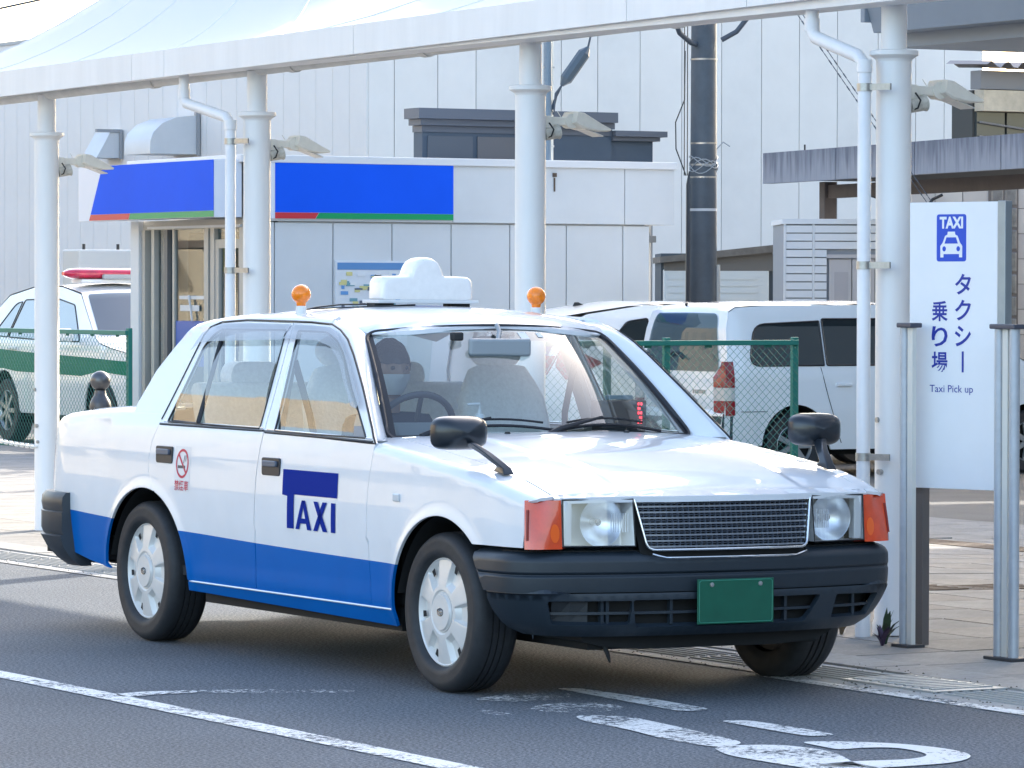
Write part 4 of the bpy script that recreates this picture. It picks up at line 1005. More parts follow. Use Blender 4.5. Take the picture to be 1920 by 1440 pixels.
# orientation: top surface with u=x, v=y
panel('bonnet', hood_out, lambda u, v: (u, v, hoodz(u, v)), M_PAINT, taxi, step=.03, gu=.03, gv=.03, thick=.022)
for y in (-.27, .27):
    MB().lathe([(0, 0), (.012, 0), (.010, .008), (0, .010)], 12, Matrix.Translation((-.42, y, hoodz(-.42, y)))).build('washer_nozzle', M_BLK, taxi, 40)
# --- roof
zr = spl([-2.70, -2.55, -2.35, -2.0, -1.7, -1.35, -1.15, -1.04, -.985], [1.335, 1.380, 1.418, 1.441, 1.447, 1.438, 1.420, 1.397, 1.362])
def roofz(x, y): return zr(x+.10*(abs(y)/.6)**2*(1 if x > -1.8 else -1))-.046*(abs(y)/.60)**2.6
ro = roundpoly([(-.985, -.10), (-1.008, -.35), (-1.075, -.56), (-1.3, -.598), (-2.35, -.592), (-2.54, -.56), (-2.62, -.3), (-2.64, 0), (-2.62, .3), (-2.54, .56), (-2.35, .592), (-1.3, .598), (-1.075, .56), (-1.008, .35), (-.985, .10)], .06, 4)
ro = ro[::-1] if False else ro
panel('roof', ro, lambda u, v: (u, v, roofz(u, v)), M_PAINT, taxi, step=.04, gu=.04, gv=.04, thick=.018)
# --- windshield
wsb = lambda a: (-.455-.155*a*a, .925-.006*a)      # x, z at base for a=|y|/ymax
wst = lambda a: (-1.000-.095*a*a, 1.364-.030*a*a)
def wsf(u, t):  # u: -1..1 across, t 0..1 up
    a = abs(u); xb, zb = wsb(a); xt, zt = wst(a); y = u*(.695+(.548-.695)*t)
    bul = .016*math.sin(PI*t)
    return (xb+(xt-xb)*t+bul*.6, y, zb+(zt-zb)*t+bul*.8)
wo = roundpoly([(-1, 0.0), (1, 0.0), (1, 1), (-1, 1)], .09, 6)
panel('windshield', wo, wsf, M_WS, taxi, step=.06, gu=.07, gv=.10, thick=0)
def wsrim(k, r, name, m, off=.003, t0=0, t1=1):
    P = []
    for (u, t) in resample(roundpoly([(-k, t0), (k, t0), (k, t1), (-k, t1)], .09, 6), .05):
        p = Vector(wsf(u, t)); P.append(p+Vector((.6, 0, .8))*off)
    return MB().tube(P, r, 6, closed=True).build(name, m, taxi, 60)
wsrim(1.0, .010, 'windshield_rubber', M_RUB)
# black ceramic border along the sides and lower edge
b = MB()
for (ua, ub, ta, tb) in ((-1, -.955, .02, .98), (.955, 1, .02, .98), (-.97, .97, .0, .045), (-.97, .97, .965, 1.0)):
    b.grid(lambda u, t: tuple(Vector(wsf(u, t))+Vector((.6, 0, .8))*.0015), list(np.linspace(ua, ub, 2 if ub-ua < .1 else 30)), list(np.linspace(ta, tb, 2 if tb-ta < .1 else 20)))
b.build('glass_border', M_RUB, taxi)
# stickers at the top
b = MB(); b.grid(lambda u, t: tuple(Vector(wsf(u, t))+Vector((.6, 0, .8))*.002), [.14, .21], [.88, .945]); b.build('inspection_sticker', mat('sticker_pale', (.55, .62, .66), .4), taxi)
b = MB(); b.grid(lambda u, t: tuple(Vector(wsf(u, t))+Vector((.6, 0, .8))*.002), [.30, .345], [.90, .945]); b.build('inspection_sticker', mat('sticker_pale'), taxi)
# --- rear window and boot
def rwf(u, t): a = abs(u); return (-2.60-.28*t*1.0-.0*a+.04*a*a-.02, -u*(.56+.12*t), 1.365-.03*a*a-.365*t)
panel('rear_window', [(-1, .02), (1, .02), (1, 1), (-1, 1)], lambda u, t: rwf(-u, t), M_GL, taxi, step=.1, gu=.15, gv=.2, thick=0)
def bootz(x, y):
    zc = np.interp(x, [-3.88, -3.80, -3.70, -3.5, -3.2, -2.75], [.915, .950, .966, .980, .990, 1.0]); return ZS(x)+.0085+.020*(1-(abs(y)/.72)**2)-.05*sstep(-3.70,-3.90,x)
panel('boot_lid', roundpoly([(-2.80, -.71), (-2.80, .71), (-3.72, .66), (-3.86, .45), (-3.885, 0), (-3.86, -.45), (-3.72, -.66)], .05)[::-1], lambda u, v: (u, v, bootz(u, v)), M_PAINT, taxi, step=.05, gu=.06, gv=.08, thick=.02)
MB().grid(lambda y, z: (-3.88-.03*(1-(y/.7)**2)+.0*z, y, z), list(np.linspace(-.62, .62, 9)), [.30, .45, .60, .75, .90, .93]).build('rear_panel', M_PAINT, taxi, 50)
def lampfn(u, s): x, y, z = side(u, s, ZS); return (x, y, z)
panel('tail_lamp', roundpoly([(-3.79, .64), (-3.79, .81), (-4.18, .81), (-4.18, .64)][::-1], .015), lampfn, mat('tail_red', (.35, .008, .03), .2, coat=1), taxi, both=True, off=.009, thick=.012, step=.03)
# --- glass of the doors
zin = .010
for nm, hole in (('rear', rd_hole), ('front', fd_hole)):
    door = rdoors if nm == 'rear' else fdoors
    for k, sgn in enumerate((-1, 1)):
        fn = (lambda u, s: (lambda p: (p[0], p[1]+.012-.026*math.sin(PI*min(max((s-.94)/.40, 0), 1)), p[2]))(side(u, s)))
        o1 = panel('window_glass', hole, fn, M_GL, None, step=.05, gu=.1, gv=.1, thick=0, both=True)
        keep, drop = (o1 if k == 0 else o1[::-1]); 
        me = drop.data; bpy.data.objects.remove(drop); bpy.data.meshes.remove(me)
        keep.parent = door[k]
        P = [Vector(side(u, s)) for u, s in resample(hole, .04)]; P = [Vector((p.x, p.y*(1 if sgn < 0 else -1), p.z)) for p in P]
        MB().tube([p+Vector((0, -.001*(-sgn)*0, 0)) for p in P], .0045, 6, closed=True).build('window_rubber', M_RUB, door[k], 60)
# chrome and black belt strips
def strip(pts, r, name, m, flat=1):
    for k, sgn in enumerate((-1, 1)):
        MB().tube([(p[0], p[1]*(-sgn), p[2]) for p in [side(u, s) for u, s in pts]], r, 6).build(name, m, taxi, 60)
strip([(x, .9365-.0*x) for x in np.linspace(-2.49, -1.49, 12)], .0055, 'belt_moulding', M_RUB)
strip([(x, .931-.010*(x+1.47)) for x in np.linspace(-1.47, -.52, 12)], .0055, 'belt_moulding', M_RUB)
strip([(x, .9475) for x in np.linspace(-2.46, -1.50, 12)], .0035, 'belt_chrome', M_CHR)
strip([(x, .9425-.010*(x+1.47)) for x in np.linspace(-1.46, -.53, 12)], .0035, 'belt_chrome', M_CHR)
fr = [(-2.492, .955), (-2.372, 1.316), (-2.333, 1.350), (-2.237, 1.372), (-2.0, 1.382), (-1.56, 1.379), (-1.40, 1.377), (-1.21, 1.3695), (-1.12, 1.3475), (-1.03, 1.311), (-.93, 1.248), (-.76, 1.125), (-.56, .968), (-.495, .915)]
strip([q for q in resample(fr, .06)[:-1] if not (q[1] < 1.0 and -2.3 < q[0] < -.7)][:60], .0045, 'drip_rail', M_RUB)
# quarter-light divider and sail trim
for k, sgn in enumerate((-1, 1)):
    P = [side(u, s) for u, s in ((-2.125, .95), (-2.16, 1.15), (-2.195, 1.34))]; MB().tube([(p[0], p[1]*-sgn, p[2]) for p in P], .011, 6).build('window_divider', M_RUB, rdoors[k], 60)
    q = panel('mirror_sail', [(-.735, .985), (-.745, 1.03), (-.595, .94), (-.59, .935), (-.70, .935)], lambda u, s: side(u, s), mat('sail_grey', (.22, .23, .25), .5), fdoors[0] if k == 0 else fdoors[1], thick=0, off=-.004, both=True)
    dp = q[1] if k == 0 else q[0]; me = dp.data; bpy.data.objects.remove(dp); bpy.data.meshes.remove(me)
# smoked rain visors
rv = [(-2.405, 1.248), (-2.358, 1.325), (-2.30, 1.353), (-2.236, 1.364), (-2.0, 1.371), (-1.568, 1.368), (-1.578, 1.305), (-2.20, 1.292), (-2.345, 1.285)][::-1]
fv = [(-1.553, 1.368), (-1.40, 1.366), (-1.21, 1.359), (-1.12, 1.338), (-1.03, 1.301), (-.93, 1.238), (-.76, 1.115), (-.70, 1.070), (-.715, 1.045), (-.77, 1.055), (-.90, 1.15), (-1.0, 1.225), (-1.12, 1.283), (-1.26, 1.305), (-1.566, 1.309)]
def visf(u, s): p = side(u, s); return (p[0], p[1]-.006-.018*sstep(1.37, 1.30, s)*1.0, p[2])
for k, (o_, dr) in enumerate(((rv, rdoors), (fv, fdoors))):
    q = panel('rain_visor', o_, visf, M_VIS, None, thick=0, step=.03, gu=.05, gv=.025, both=True)
    q[0].parent = dr[0]; q[1].parent = dr[1]
# door handles
for (hx, hz, dr) in ((-2.395, .809, rdoors), (-1.368, .795, fdoors)):
    for k, sgn in enumerate((-1, 1)):
        y = Wz(hz)-.834+.834
        b = MB(); fr2 = roundpoly([(hx-.082, hz-.036), (hx+.082, hz-.036), (hx+.082, hz+.036), (hx-.082, hz+.036)], .014, 4)
        b.prism(fr2, sgn*(y-.01), sgn*(y+.006), 'y'); b.build('handle_plate', mat('handle_black', (.012, .015, .022), .3), dr[k], 40, bev=.002)
        b = MB(); b.prism(roundpoly([(hx-.062, hz-.0), (hx+.062, hz-.0), (hx+.062, hz+.024), (hx-.062, hz+.024)], .008, 3), sgn*(y+.0), sgn*(y+.016), 'y'); b.build('door_handle', mat('handle_flap', (.10, .12, .16), .3), dr[k], 40, bev=.003)
MB().box((-.276, -.834, .717), (.052, .008, .030)).build('side_marker', mat('marker_clear', (.60, .62, .64), .15, coat=1), taxi, bev=.004)
MB().box((-.276, .834, .717), (.052, .008, .030)).build('side_marker', mat('marker_clear'), taxi, bev=.004)
# --- livery: TAXI logo and no-smoking mark
def decal(name, polys, m, par, off=.0022):
    from mathutils.geometry import tessellate_polygon
    b = MB()
    for pl_ in polys:
        pts = resample(pl_, .05); t = tessellate_polygon([[Vector((x, z, 0)) for x, z in pts]])
        b.add([(x, -(Wz(z)+bump_side(x, z)+off-gx(x)*1), z) for x, z in pts], [tuple(q) for q in t])
    return b.build(name, m, par)
M_LOGO = mat('logo_blue', (.002, .022, .25), .6, spec=.05)
decal('logo_plate', [[(-1.256, .692), (-.772, .692), (-.772, .790), (-1.256, .790)]], M_LOGO, fdoors[0])
def quadr(x0, x1, z0, z1): return [(x0, z0), (x1, z0), (x1, z1), (x0, z1)]
A = [[(-1.125, .556), (-1.085, .556), (-1.045, .672), (-1.065, .672)], [(-.985, .556), (-.945, .556), (-1.005, .672), (-1.045, .672)], quadr(-1.09, -.98, .580, .600)]
A = [[(-1.132, .556), (-1.100, .556), (-1.052, .672), (-1.078, .672)], [(-1.028, .556), (-.992, .556), (-1.048, .672), (-1.074, .672)], quadr(-1.10, -1.02, .580, .600)]
X = [[(-.975, .556), (-.938, .556), (-.858, .672), (-.895, .672)], [(-.892, .556), (-.852, .556), (-.938, .672), (-.975, .672)]]
decal('logo_letter_t', [[(-1.21, .556), (-1.150, .556), (-1.150, .640), (-1.150, .700), (-1.256, .700), (-1.256, .688), (-1.21, .684)]], M_LOGO, fdoors[0], .0024)
decal('logo_letter_a', A, M_LOGO, fdoors[0], .0030); decal('logo_letter_x', X, M_LOGO, fdoors[0], .0030); decal('logo_letter_i', [quadr(-.822, -.785, .556, .672)], M_LOGO, fdoors[0], .0026)
M_RD = mat('sticker_red', (.55, .01, .06), .4)
cx0, cz0 = -2.212, .777; rx, rz_ = .062, .062
ring = []
for k in range(28):
    a0, a1 = 2*PI*k/28, 2*PI*(k+1)/28
    ring.append([(cx0+rx*math.cos(a0), cz0+rz_*math.sin(a0)), (cx0+rx*math.cos(a1), cz0+rz_*math.sin(a1)), (cx0+(rx-.011)*math.cos(a1), cz0+(rz_-.011)*math.sin(a1)), (cx0+(rx-.011)*math.cos(a0), cz0+(rz_-.011)*math.sin(a0))])
decal('no_smoking_ring', ring+[[(cx0-.043, cz0+.035), (cx0-.035, cz0+.043), (cx0+.043, cz0-.035), (cx0+.035, cz0-.043)]], M_RD, rdoors[0])
decal('cigarette', [quadr(cx0-.042, cx0+.01, cz0-.020, cz0-.008), quadr(cx0+.016, cx0+.03, cz0-.020, cz0-.008)]+[[(cx0+.010+q*.02, cz0+.002+q*.008), (cx0+.016+q*.02, cz0+.002+q*.008), (cx0+.024+q*.012, cz0+.035), (cx0+.018+q*.012, cz0+.035)] for q in (0, 1)], mat('sticker_dark', (.05, .05, .08), .4), rdoors[0])
decal('sticker_sheet', [quadr(cx0-.075, cx0+.075, cz0-.115, cz0+.072)], mat('sticker_clear', (.74, .75, .77), .25), rdoors[0], .0012)
vs, fs = fit_text('禁煙車', .135, .044, .01)
b = MB(); b.add([(cx0-.0+x, -(Wz(cz0-.092+y)+.0030), cz0-.092+y) for x, y, z in vs], fs); b.build('sticker_lettering', M_RD, rdoors[0], fixn=False)

# --- front end
def ff(y, z, o=0):
    a = abs(y); x = xf(a)+(.757-z)*(.17 if a < .37 else (.17+(.07-.17)*min((a-.37)/.05, 1)))
    return (x+o, y, z)
# grille
gt, gb = .384, .345
go = [(-gb, .562), (gb, .562), (gt, .752), (-gt, .752)]
def gfn(o): return lambda y, z: ff(y, z, o)
panel('grille_back', [(-gb-.01, .532), (gb+.01, .532), (gt, .75), (-gt, .75)], gfn(-.035), M_UND, taxi, step=.05, thick=0)
P = []
for (y, z) in resample(roundpoly([(-gb, .562), (gb, .562), (gt, .752), (-gt, .752)], [.03, .03, .008, .008], 5), .03): P.append(ff(y, z, .002))
MB().tube(P, [.0055]*len(P), 8, closed=True).build('grille_frame', M_CHR, taxi, 60)
P = [ff(y, .534 if abs(y) < .28 else .534+(abs(y)-.28)**1.2*.45, .012) for y in np.linspace(-.335, .335, 26)]
MB().tube(P, .004, 6).build('grille_lower_trim', M_CHR, taxi, 60)
NS = 9
for k in range(NS):
    z = .574+k*(.740-.574)/(NS-1); t = (z-.562)/.19; w = gb+(gt-gb)*t-.008
    b = MB(); b.loft([[(p[0]+dx, p[1], p[2]+dz) for dx, dz in ((0, .0032), (-.016, .002), (-.016, -.002), (0, -.0032))] for p in [ff(y, z, -.004) for y in np.linspace(-w, w, 21)]])
    b.build('grille_slat', mat('grille_silver', (.34, .37, .42), .3, .7), taxi)
b = MB(); 
for k in range(34):
    y0 = -.37+k*.74/33
    for j in range(NS):
        z0 = .562+j*.0212+(.0106 if k % 2 else 0); 
        if z0+.018 > .748: continue
        t = (z0-.562)/.19
        if abs(y0) > gb+(gt-gb)*t-.01: continue
        p = ff(y0, z0+.01, -.012); b.box(p, (.012, .003, .019))
for j in range(NS-1):
    z = .584+j*.0208; t = (z-.562)/.19; w = gb+(gt-gb)*t-.01
    b.loft([[(p[0]+dx, p[1], p[2]+dz) for dx, dz in ((0, .0014), (-.01, .0014), (-.01, -.0014), (0, -.0014))] for p in [ff(y, z, -.012) for y in np.linspace(-w, w, 15)]])
o = b.build('grille_mesh', mat('grille_mesh', (.10, .12, .16), .4, .5), taxi); o['kind'] = 'stuff'
# head lamps
M_LENS = glass('lamp_lens', (.95, .96, .97), 2.6); M_REFL = mat('lamp_reflector', (.90, .92, .94), .34, .9, noise=.10, nscale=20); M_HOUS = mat('lamp_housing', (.78, .79, .80), .3, .2)
M_ORG = mat('indicator_orange', (.76, .070, .014), .18, coat=1, noise=.15, nscale=18); M_ORB = mat('indicator_bulb_glow', (.92, .13, .014), .2, coat=1)
for sgn in (-1, 1):
    S = lambda y, z, o=0: (lambda p: (p[0], sgn*p[1], p[2]))(ff(y, z, o))
    hl = MB(); u0, u1 = .400, .652
    b = MB(); b.grid(lambda y, z: S(y, z, .004+.004*math.sin(PI*(y-.39)/.27)), list(np.linspace(.392, .655, 9)), list(np.linspace(.577, .746, 6)))
    lens = b.build('headlamp', M_LENS, taxi, 60)
    b = MB(); fl = [(.392, .577), (.655, .577), (.655, .746), (.392, .746)]
    for (a_, c_) in zip(fl, fl[1:]+fl[:1]):
        b.add([S(*a_, .004), S(*c_, .004), S(*c_, -.09), S(*a_, -.09)], [(0, 1, 2, 3)])
    b.add([S(*q, -.09) for q in fl], [(0, 1, 2, 3)]); b.build('lamp_housing', M_HOUS, lens)
    cy_, cz_ = .500, .662
    M4 = Matrix.Translation(Vector(S(cy_, cz_, -.085))) @ Matrix.Rotation(PI/2, 4, 'Y')
    b = MB(); b.lathe([(.012, 0), (.03, .006), (.055, .020), (.075, .040), (.086, .062), (.090, .066)], 32, M4); b.build('reflector', M_REFL, lens, 40)
    b = MB(); b.lathe([(0, .045), (.013, .043), (.014, .0), (.0, .0)], 16, M4); b.build('bulb_shield', mat('bulb_shield', (.6, .6, .62), .2, .9), lens, 40)
    b = MB()
    for q in range(8):
        y = .41+q*.009; p = S(y, .662, .001); b.box(p, (.004, .0025, .07))
    b.build('lens_rib', mat('lens_rib', (.75, .77, .8), .1, coat=1), lens)
    p = S(.633, .662, -.02); MB().box(p, (.04, .035, .165)).build('side_reflector', M_HOUS, lens, bev=.006)
    # wrap-round indicator
    path = [(.672, .660), (.670, .70), (.667, .737), (.660, .763), (.651, .779), (.642, .789), (.634, .796)]
    n_ = len(path); zt_, zb_ = .745, .568
    AM = [0, .006, .026, .040, .032, .018, .010]
    def ip(i, z, q=0): t_ = ((z-zb_)/(zt_-zb_))**1.3; return (path[i][0]+(.757-z)*.07+.003-.5*AM[i]*t_-q, sgn*(path[i][1]-.85*AM[i]*t_-q), z)
    b = MB(); b.grid(lambda i, z: ip(int(i), z), range(n_), list(np.linspace(zb_, zt_, 9)))
    rg = [ (path[i][0]+(.757-z)*.07+.003, sgn*path[i][1], z) for i, z in [(i, zb_) for i in range(n_)]]
    ind = b.build('indicator', M_ORG, taxi, 60)
    b = MB(); b.grid(lambda i, z: ip(int(i), z, .03), range(n_), [zb_, zt_])
    for z in (zb_, zt_):
        b.add([ip(i, z) for i in range(n_)]+[ip(i, z, .03) for i in range(n_)], [(i, i+1, n_+i+1, n_+i) for i in range(n_-1)])
    b.build('indicator_back', mat('indicator_dark', (.25, .02, .01), .4), ind)
    b = MB(); b.add([(.6715-(.688+.018*math.cos(a)-.664)*.11+(.757-.625-.034*math.sin(a))*.07+.0055, sgn*(.688+.018*math.cos(a)), .625+.034*math.sin(a)) for a in np.linspace(0, 2*PI, 20, endpoint=False)], [tuple(range(20))]); b.build('bulb_glow_patch', M_ORB, ind)  # flat brighter ellipse, the bulb's glow painted onto the lens
    MB().tube([ip(5, z, -.001) for z in (.60, .66, .71)], .006, 6).build('indicator_slot', mat('indicator_dark'), ind)
    b = MB(); b.tube([S(.390, .577, .006), S(.655, .577, .006), S(.655, .746, .006), S(.390, .748, .006)], .0035, 6, closed=True); b.build('lamp_gasket', M_RUB, lens)
# dark strip between bonnet lip and lamps
b = MB(); b.grid(lambda y, k: (xf(abs(y))-.02, y, .745+k*.02), list(np.linspace(-.66, .66, 25)), [-.3, 1]); b.build('bonnet_seal', M_UND, taxi)
# --- front bumper
bp = [(.28, .846), (.42, .846), (.50, .844), (.57, .834), (.625, .808), (.662, .768), (.688, .71), (.715, .62), (.745, .50), (.768, .38), (.788, .20), (.795, 0)]
full = [(x, -y) for x, y in bp]+[(x, y) for x, y in bp[-2::-1]]
bl = [0]
for a, b_ in zip(full[:-1], full[1:]): bl.append(bl[-1]+math.hypot(b_[0]-a[0], b_[1]-a[1]))
bX, bY = spl(bl, [p[0] for p in full]), None
_by = np.array([p[1] for p in full]); bY = lambda u: float(np.interp(u, bl, _by)) if False else spl_by(u)
spl_by = spl(bl, list(_by)); BL = bl[-1]; BC = BL/2
def bump_fn(prof):
    def f(u, z):
        e = .01; tx, ty = bX(min(u+e, BL))-bX(max(u-e, 0)), spl_by(min(u+e, BL))-spl_by(max(u-e, 0)); L = math.hypot(tx, ty); nx, ny = ty/L, -tx/L
        o = prof(z)-(.014*math.exp(-((abs(spl_by(u))-.82)/.10)**2) if z < .4075 else 0)-(.068*max(0, (.405-z)/.15)**1.3*math.exp(-((abs(spl_by(u))-.80)/.15)**2) if z < .405 else 0); return (bX(u)+nx*o, spl_by(u)+ny*o, z)
    return f
pu = spl([.400, .41, .468, .472, .476, .48, .52, .540, .552, .562, .572], [-.004, 0, .003, -.002, -.002, .003, .002, -.008, -.028, -.07, -.12])
plw = spl([.245, .262, .28, .30, .38, .398, .407], [-.045, -.022, -.004, .006, .016, .017, .012])
def U(y):   # arc position of a lateral position on the face
    us = np.linspace(.15, BL-.15, 400); ys = [spl_by(u) for u in us]; return float(np.interp(y, ys, us))
upo = [(.06, .545), (.10, .49), (.155, .41)]+[(u, .41) for u in np.linspace(.3, BL-.3, 12)]+[(BL-.155, .41), (BL-.10, .49), (BL-.06, .545), (BL-.045, .572)]
upo += [(U(.39), .572), (U(.36), .545), (U(.30), .536), (U(-.30), .536), (U(-.36), .545), (U(-.39), .572), (.045, .572)]
panel('front_bumper', upo, bump_fn(pu), M_PLAS, taxi, step=.03, gu=.05, gv=.008, thick=.03)
def rp(y0, y1, z0, z1, r=.012, sk=0): return roundpoly([(U(y0+sk), z0), (U(y1), z0), (U(y1), z1), (U(y0), z1)], r, 4)
vh = [roundpoly([(U(-.70), .292), (U(-.42), .292), (U(-.41), .380), (U(-.72), .380)], .012, 4), roundpoly([(U(-.395), .282), (U(.33), .282), (U(.40), .382), (U(-.41), .382)], .014, 4), roundpoly([(U(.46), .292), (U(.68), .292), (U(.72), .375), (U(.48), .380)], .012, 4)]
lo = [(.175, .407), (.185, .34), (.215, .275), (.26, .252)]+[(u, .246) for u in np.linspace(.6, BL-.6, 8)]+[(BL-.26, .252), (BL-.215, .275), (BL-.185, .34), (BL-.175, .407)]
lowb = panel('front_bumper_lower', lo, bump_fn(plw), M_PLAS, taxi, holes=vh, step=.025, gu=.05, gv=.02, thick=.022)
panel('bumper_void', [(.42, .275), (BL-.42, .275), (BL-.2, .56), (.2, .56)], bump_fn(lambda z: -.05), M_UND, taxi, step=.08, thick=0)
for h, (ya, yb_) in zip(vh, ((-.72, -.41), (-.41, .40), (.46, .72))):
    f_ = bump_fn(lambda z: -.004)
    P = [Vector(f_(u, .334)) for u in np.linspace(U(ya)+.005, U(yb_)-.005, 12)]
    b = MB(); b.loft([[(p.x+dx, p.y, p.z+dz) for dx, dz in ((0, .005), (-.03, .004), (-.03, -.004), (0, -.005))] for p in P]); b.build('vent_slat', M_PLAS, taxi)
for y in (-.52, -.50, -.25, .25, .60):
    f_ = bump_fn(lambda z: -.018); p = f_(U(y), .335); MB().box(p, (.02, .012, .09)).build('vent_rib', M_PLAS, taxi)
for y0, y1 in ((-.70, -.57), ):
    f_ = bump_fn(lambda z: -.016); MB().grid(lambda u, z: f_(u, z), [U(y0), U((y0+y1)/2), U(y1)], [.296, .376]).build('fog_lamp_blank', M_PLAS2, taxi)
MB().prism([(-.56, .262), (.56, .262), (.54, .235), (.48, .205), (.30, .190), (-.30, .190), (-.46, .205), (-.54, .225)], .30, .64, 'x').build('under_tray', M_UND, taxi)
b = MB(); b.tube([(.62, -.44, .21), (.64, -.435, .17), (.645, -.43, .145)], [.010, .008, .004], 6); b.build('tow_hook', M_UND, taxi)
# number plate
pl_ = empty('x', (0, 0, 0)); bpy.data.objects.remove(pl_)
npo = MB().box((.822, .0, .371), (.006, .33, .165)).build('number_plate', mat('plate_green', (.004, .10, .058), .4, noise=.15, nscale=9), taxi, bev=.002)
for y in (-.105, .105): MB().lathe([(0, 0), (.009, 0), (.008, .004), (0, .005)], 12, Matrix.Translation((.825, y, .371+.062)) @ Matrix.Rotation(PI/2, 4, 'Y')).build('plate_bolt', M_STEEL, npo)
b = MB(); b.tube([(.8255, y, z) for y, z in roundpoly([(-.158, .294), (.158, .294), (.158, .448), (-.158, .448)], .01, 3)], .0015, 4, closed=True); b.build('plate_rim', mat('plate_rim_green', (.02, .22, .14), .4), npo)
# --- rear bumper
rbp = [(-3.405, .838), (-3.50, .846), (-3.62, .835), (-3.72, .800), (-3.80, .74), (-3.86, .64), (-3.91, .45), (-3.94, .2), (-3.95, 0)]
rf = [(x, -y) for x, y in rbp]+[(x, y) for x, y in rbp[-2::-1]]
rings = []
rprof = [(-.05, .606), (.004, .604), (.020, .585), (.024, .555), (.018, .521), (.024, .517), (.024, .440), (.016, .418), (.030, .412), (.020, .36), (-.01, .31), (-.05, .28), (-.10, .28)]
for i, (x, y) in enumerate(rf):
    a, b_ = rf[max(i-1, 0)], rf[min(i+1, len(rf)-1)]; tx, ty = b_[0]-a[0], b_[1]-a[1]; L = math.hypot(tx, ty); nx, ny = -ty/L, tx/L
    if nx*(-1) < 0 and ny*(y) < 0: nx, ny = -nx, -ny
    if nx > .01: nx, ny = -nx, -ny
    if i == 0: nx, ny = -.05, -1
    if i == len(rf)-1: nx, ny = -.05, 1
    rings.append([(x+nx*o+(.045+.115*min(i, len(rf)-1-i)/4 if min(i, len(rf)-1-i) < 4 else .16)*(1-sstep(.28, .42, z)), y+ny*o, z) for o, z in rprof])
MB().loft(rings).build('rear_bumper', M_PLAS, taxi, 40)
# --- wing mirrors
for sgn in (-1, 1):
    m = empty('wing_mirror', (0, 0, 0)); m.parent = taxi
    b = MB(); b.loft([[(.300, sgn*.690, .842), (.385, sgn*.690, .828), (.385, sgn*.735, .826), (.300, sgn*.735, .838)], [(.318, sgn*.695, .858), (.370, sgn*.695, .852), (.370, sgn*.730, .850), (.318, sgn*.730, .856)], [(.235, sgn*.730, .905), (.285, sgn*.730, .905), (.285, sgn*.758, .903), (.235, sgn*.758, .903)], [(.165, sgn*.765, .938), (.225, sgn*.765, .942), (.225, sgn*.790, .942), (.165, sgn*.790, .938)]])
    b.build('mirror_stalk', mat('mirror_black', (.012, .017, .024), .28, coat=.3), m, 50, bev=.004)
    rings = []; c_ = (.155, sgn*.79, .975)
    for t in np.linspace(0, 1, 9):
        w = (1-(t)**2.6)**.5 if t < 1 else .02; x = c_[0]-.03+t*.085
        rings.append([(x, c_[1]+.115*w*np.sign(math.cos(a))*abs(math.cos(a))**.55, c_[2]+.064*w*np.sign(math.sin(a))*abs(math.sin(a))**.55) for a in np.linspace(0, 2*PI, 28, endpoint=False)])
    b = MB(); b.loft(rings); b.build('mirror_shell', mat('mirror_black'), m, 50)
    b = MB(); x = c_[0]-.028; b.add([(x-.003, c_[1]+.105*np.sign(math.cos(a))*abs(math.cos(a))**.55, c_[2]+.055*np.sign(math.sin(a))*abs(math.sin(a))**.55) for a in np.linspace(0, 2*PI, 28, endpoint=False)], [tuple(range(28))]); b.build('mirror_glass', M_CHR, m)
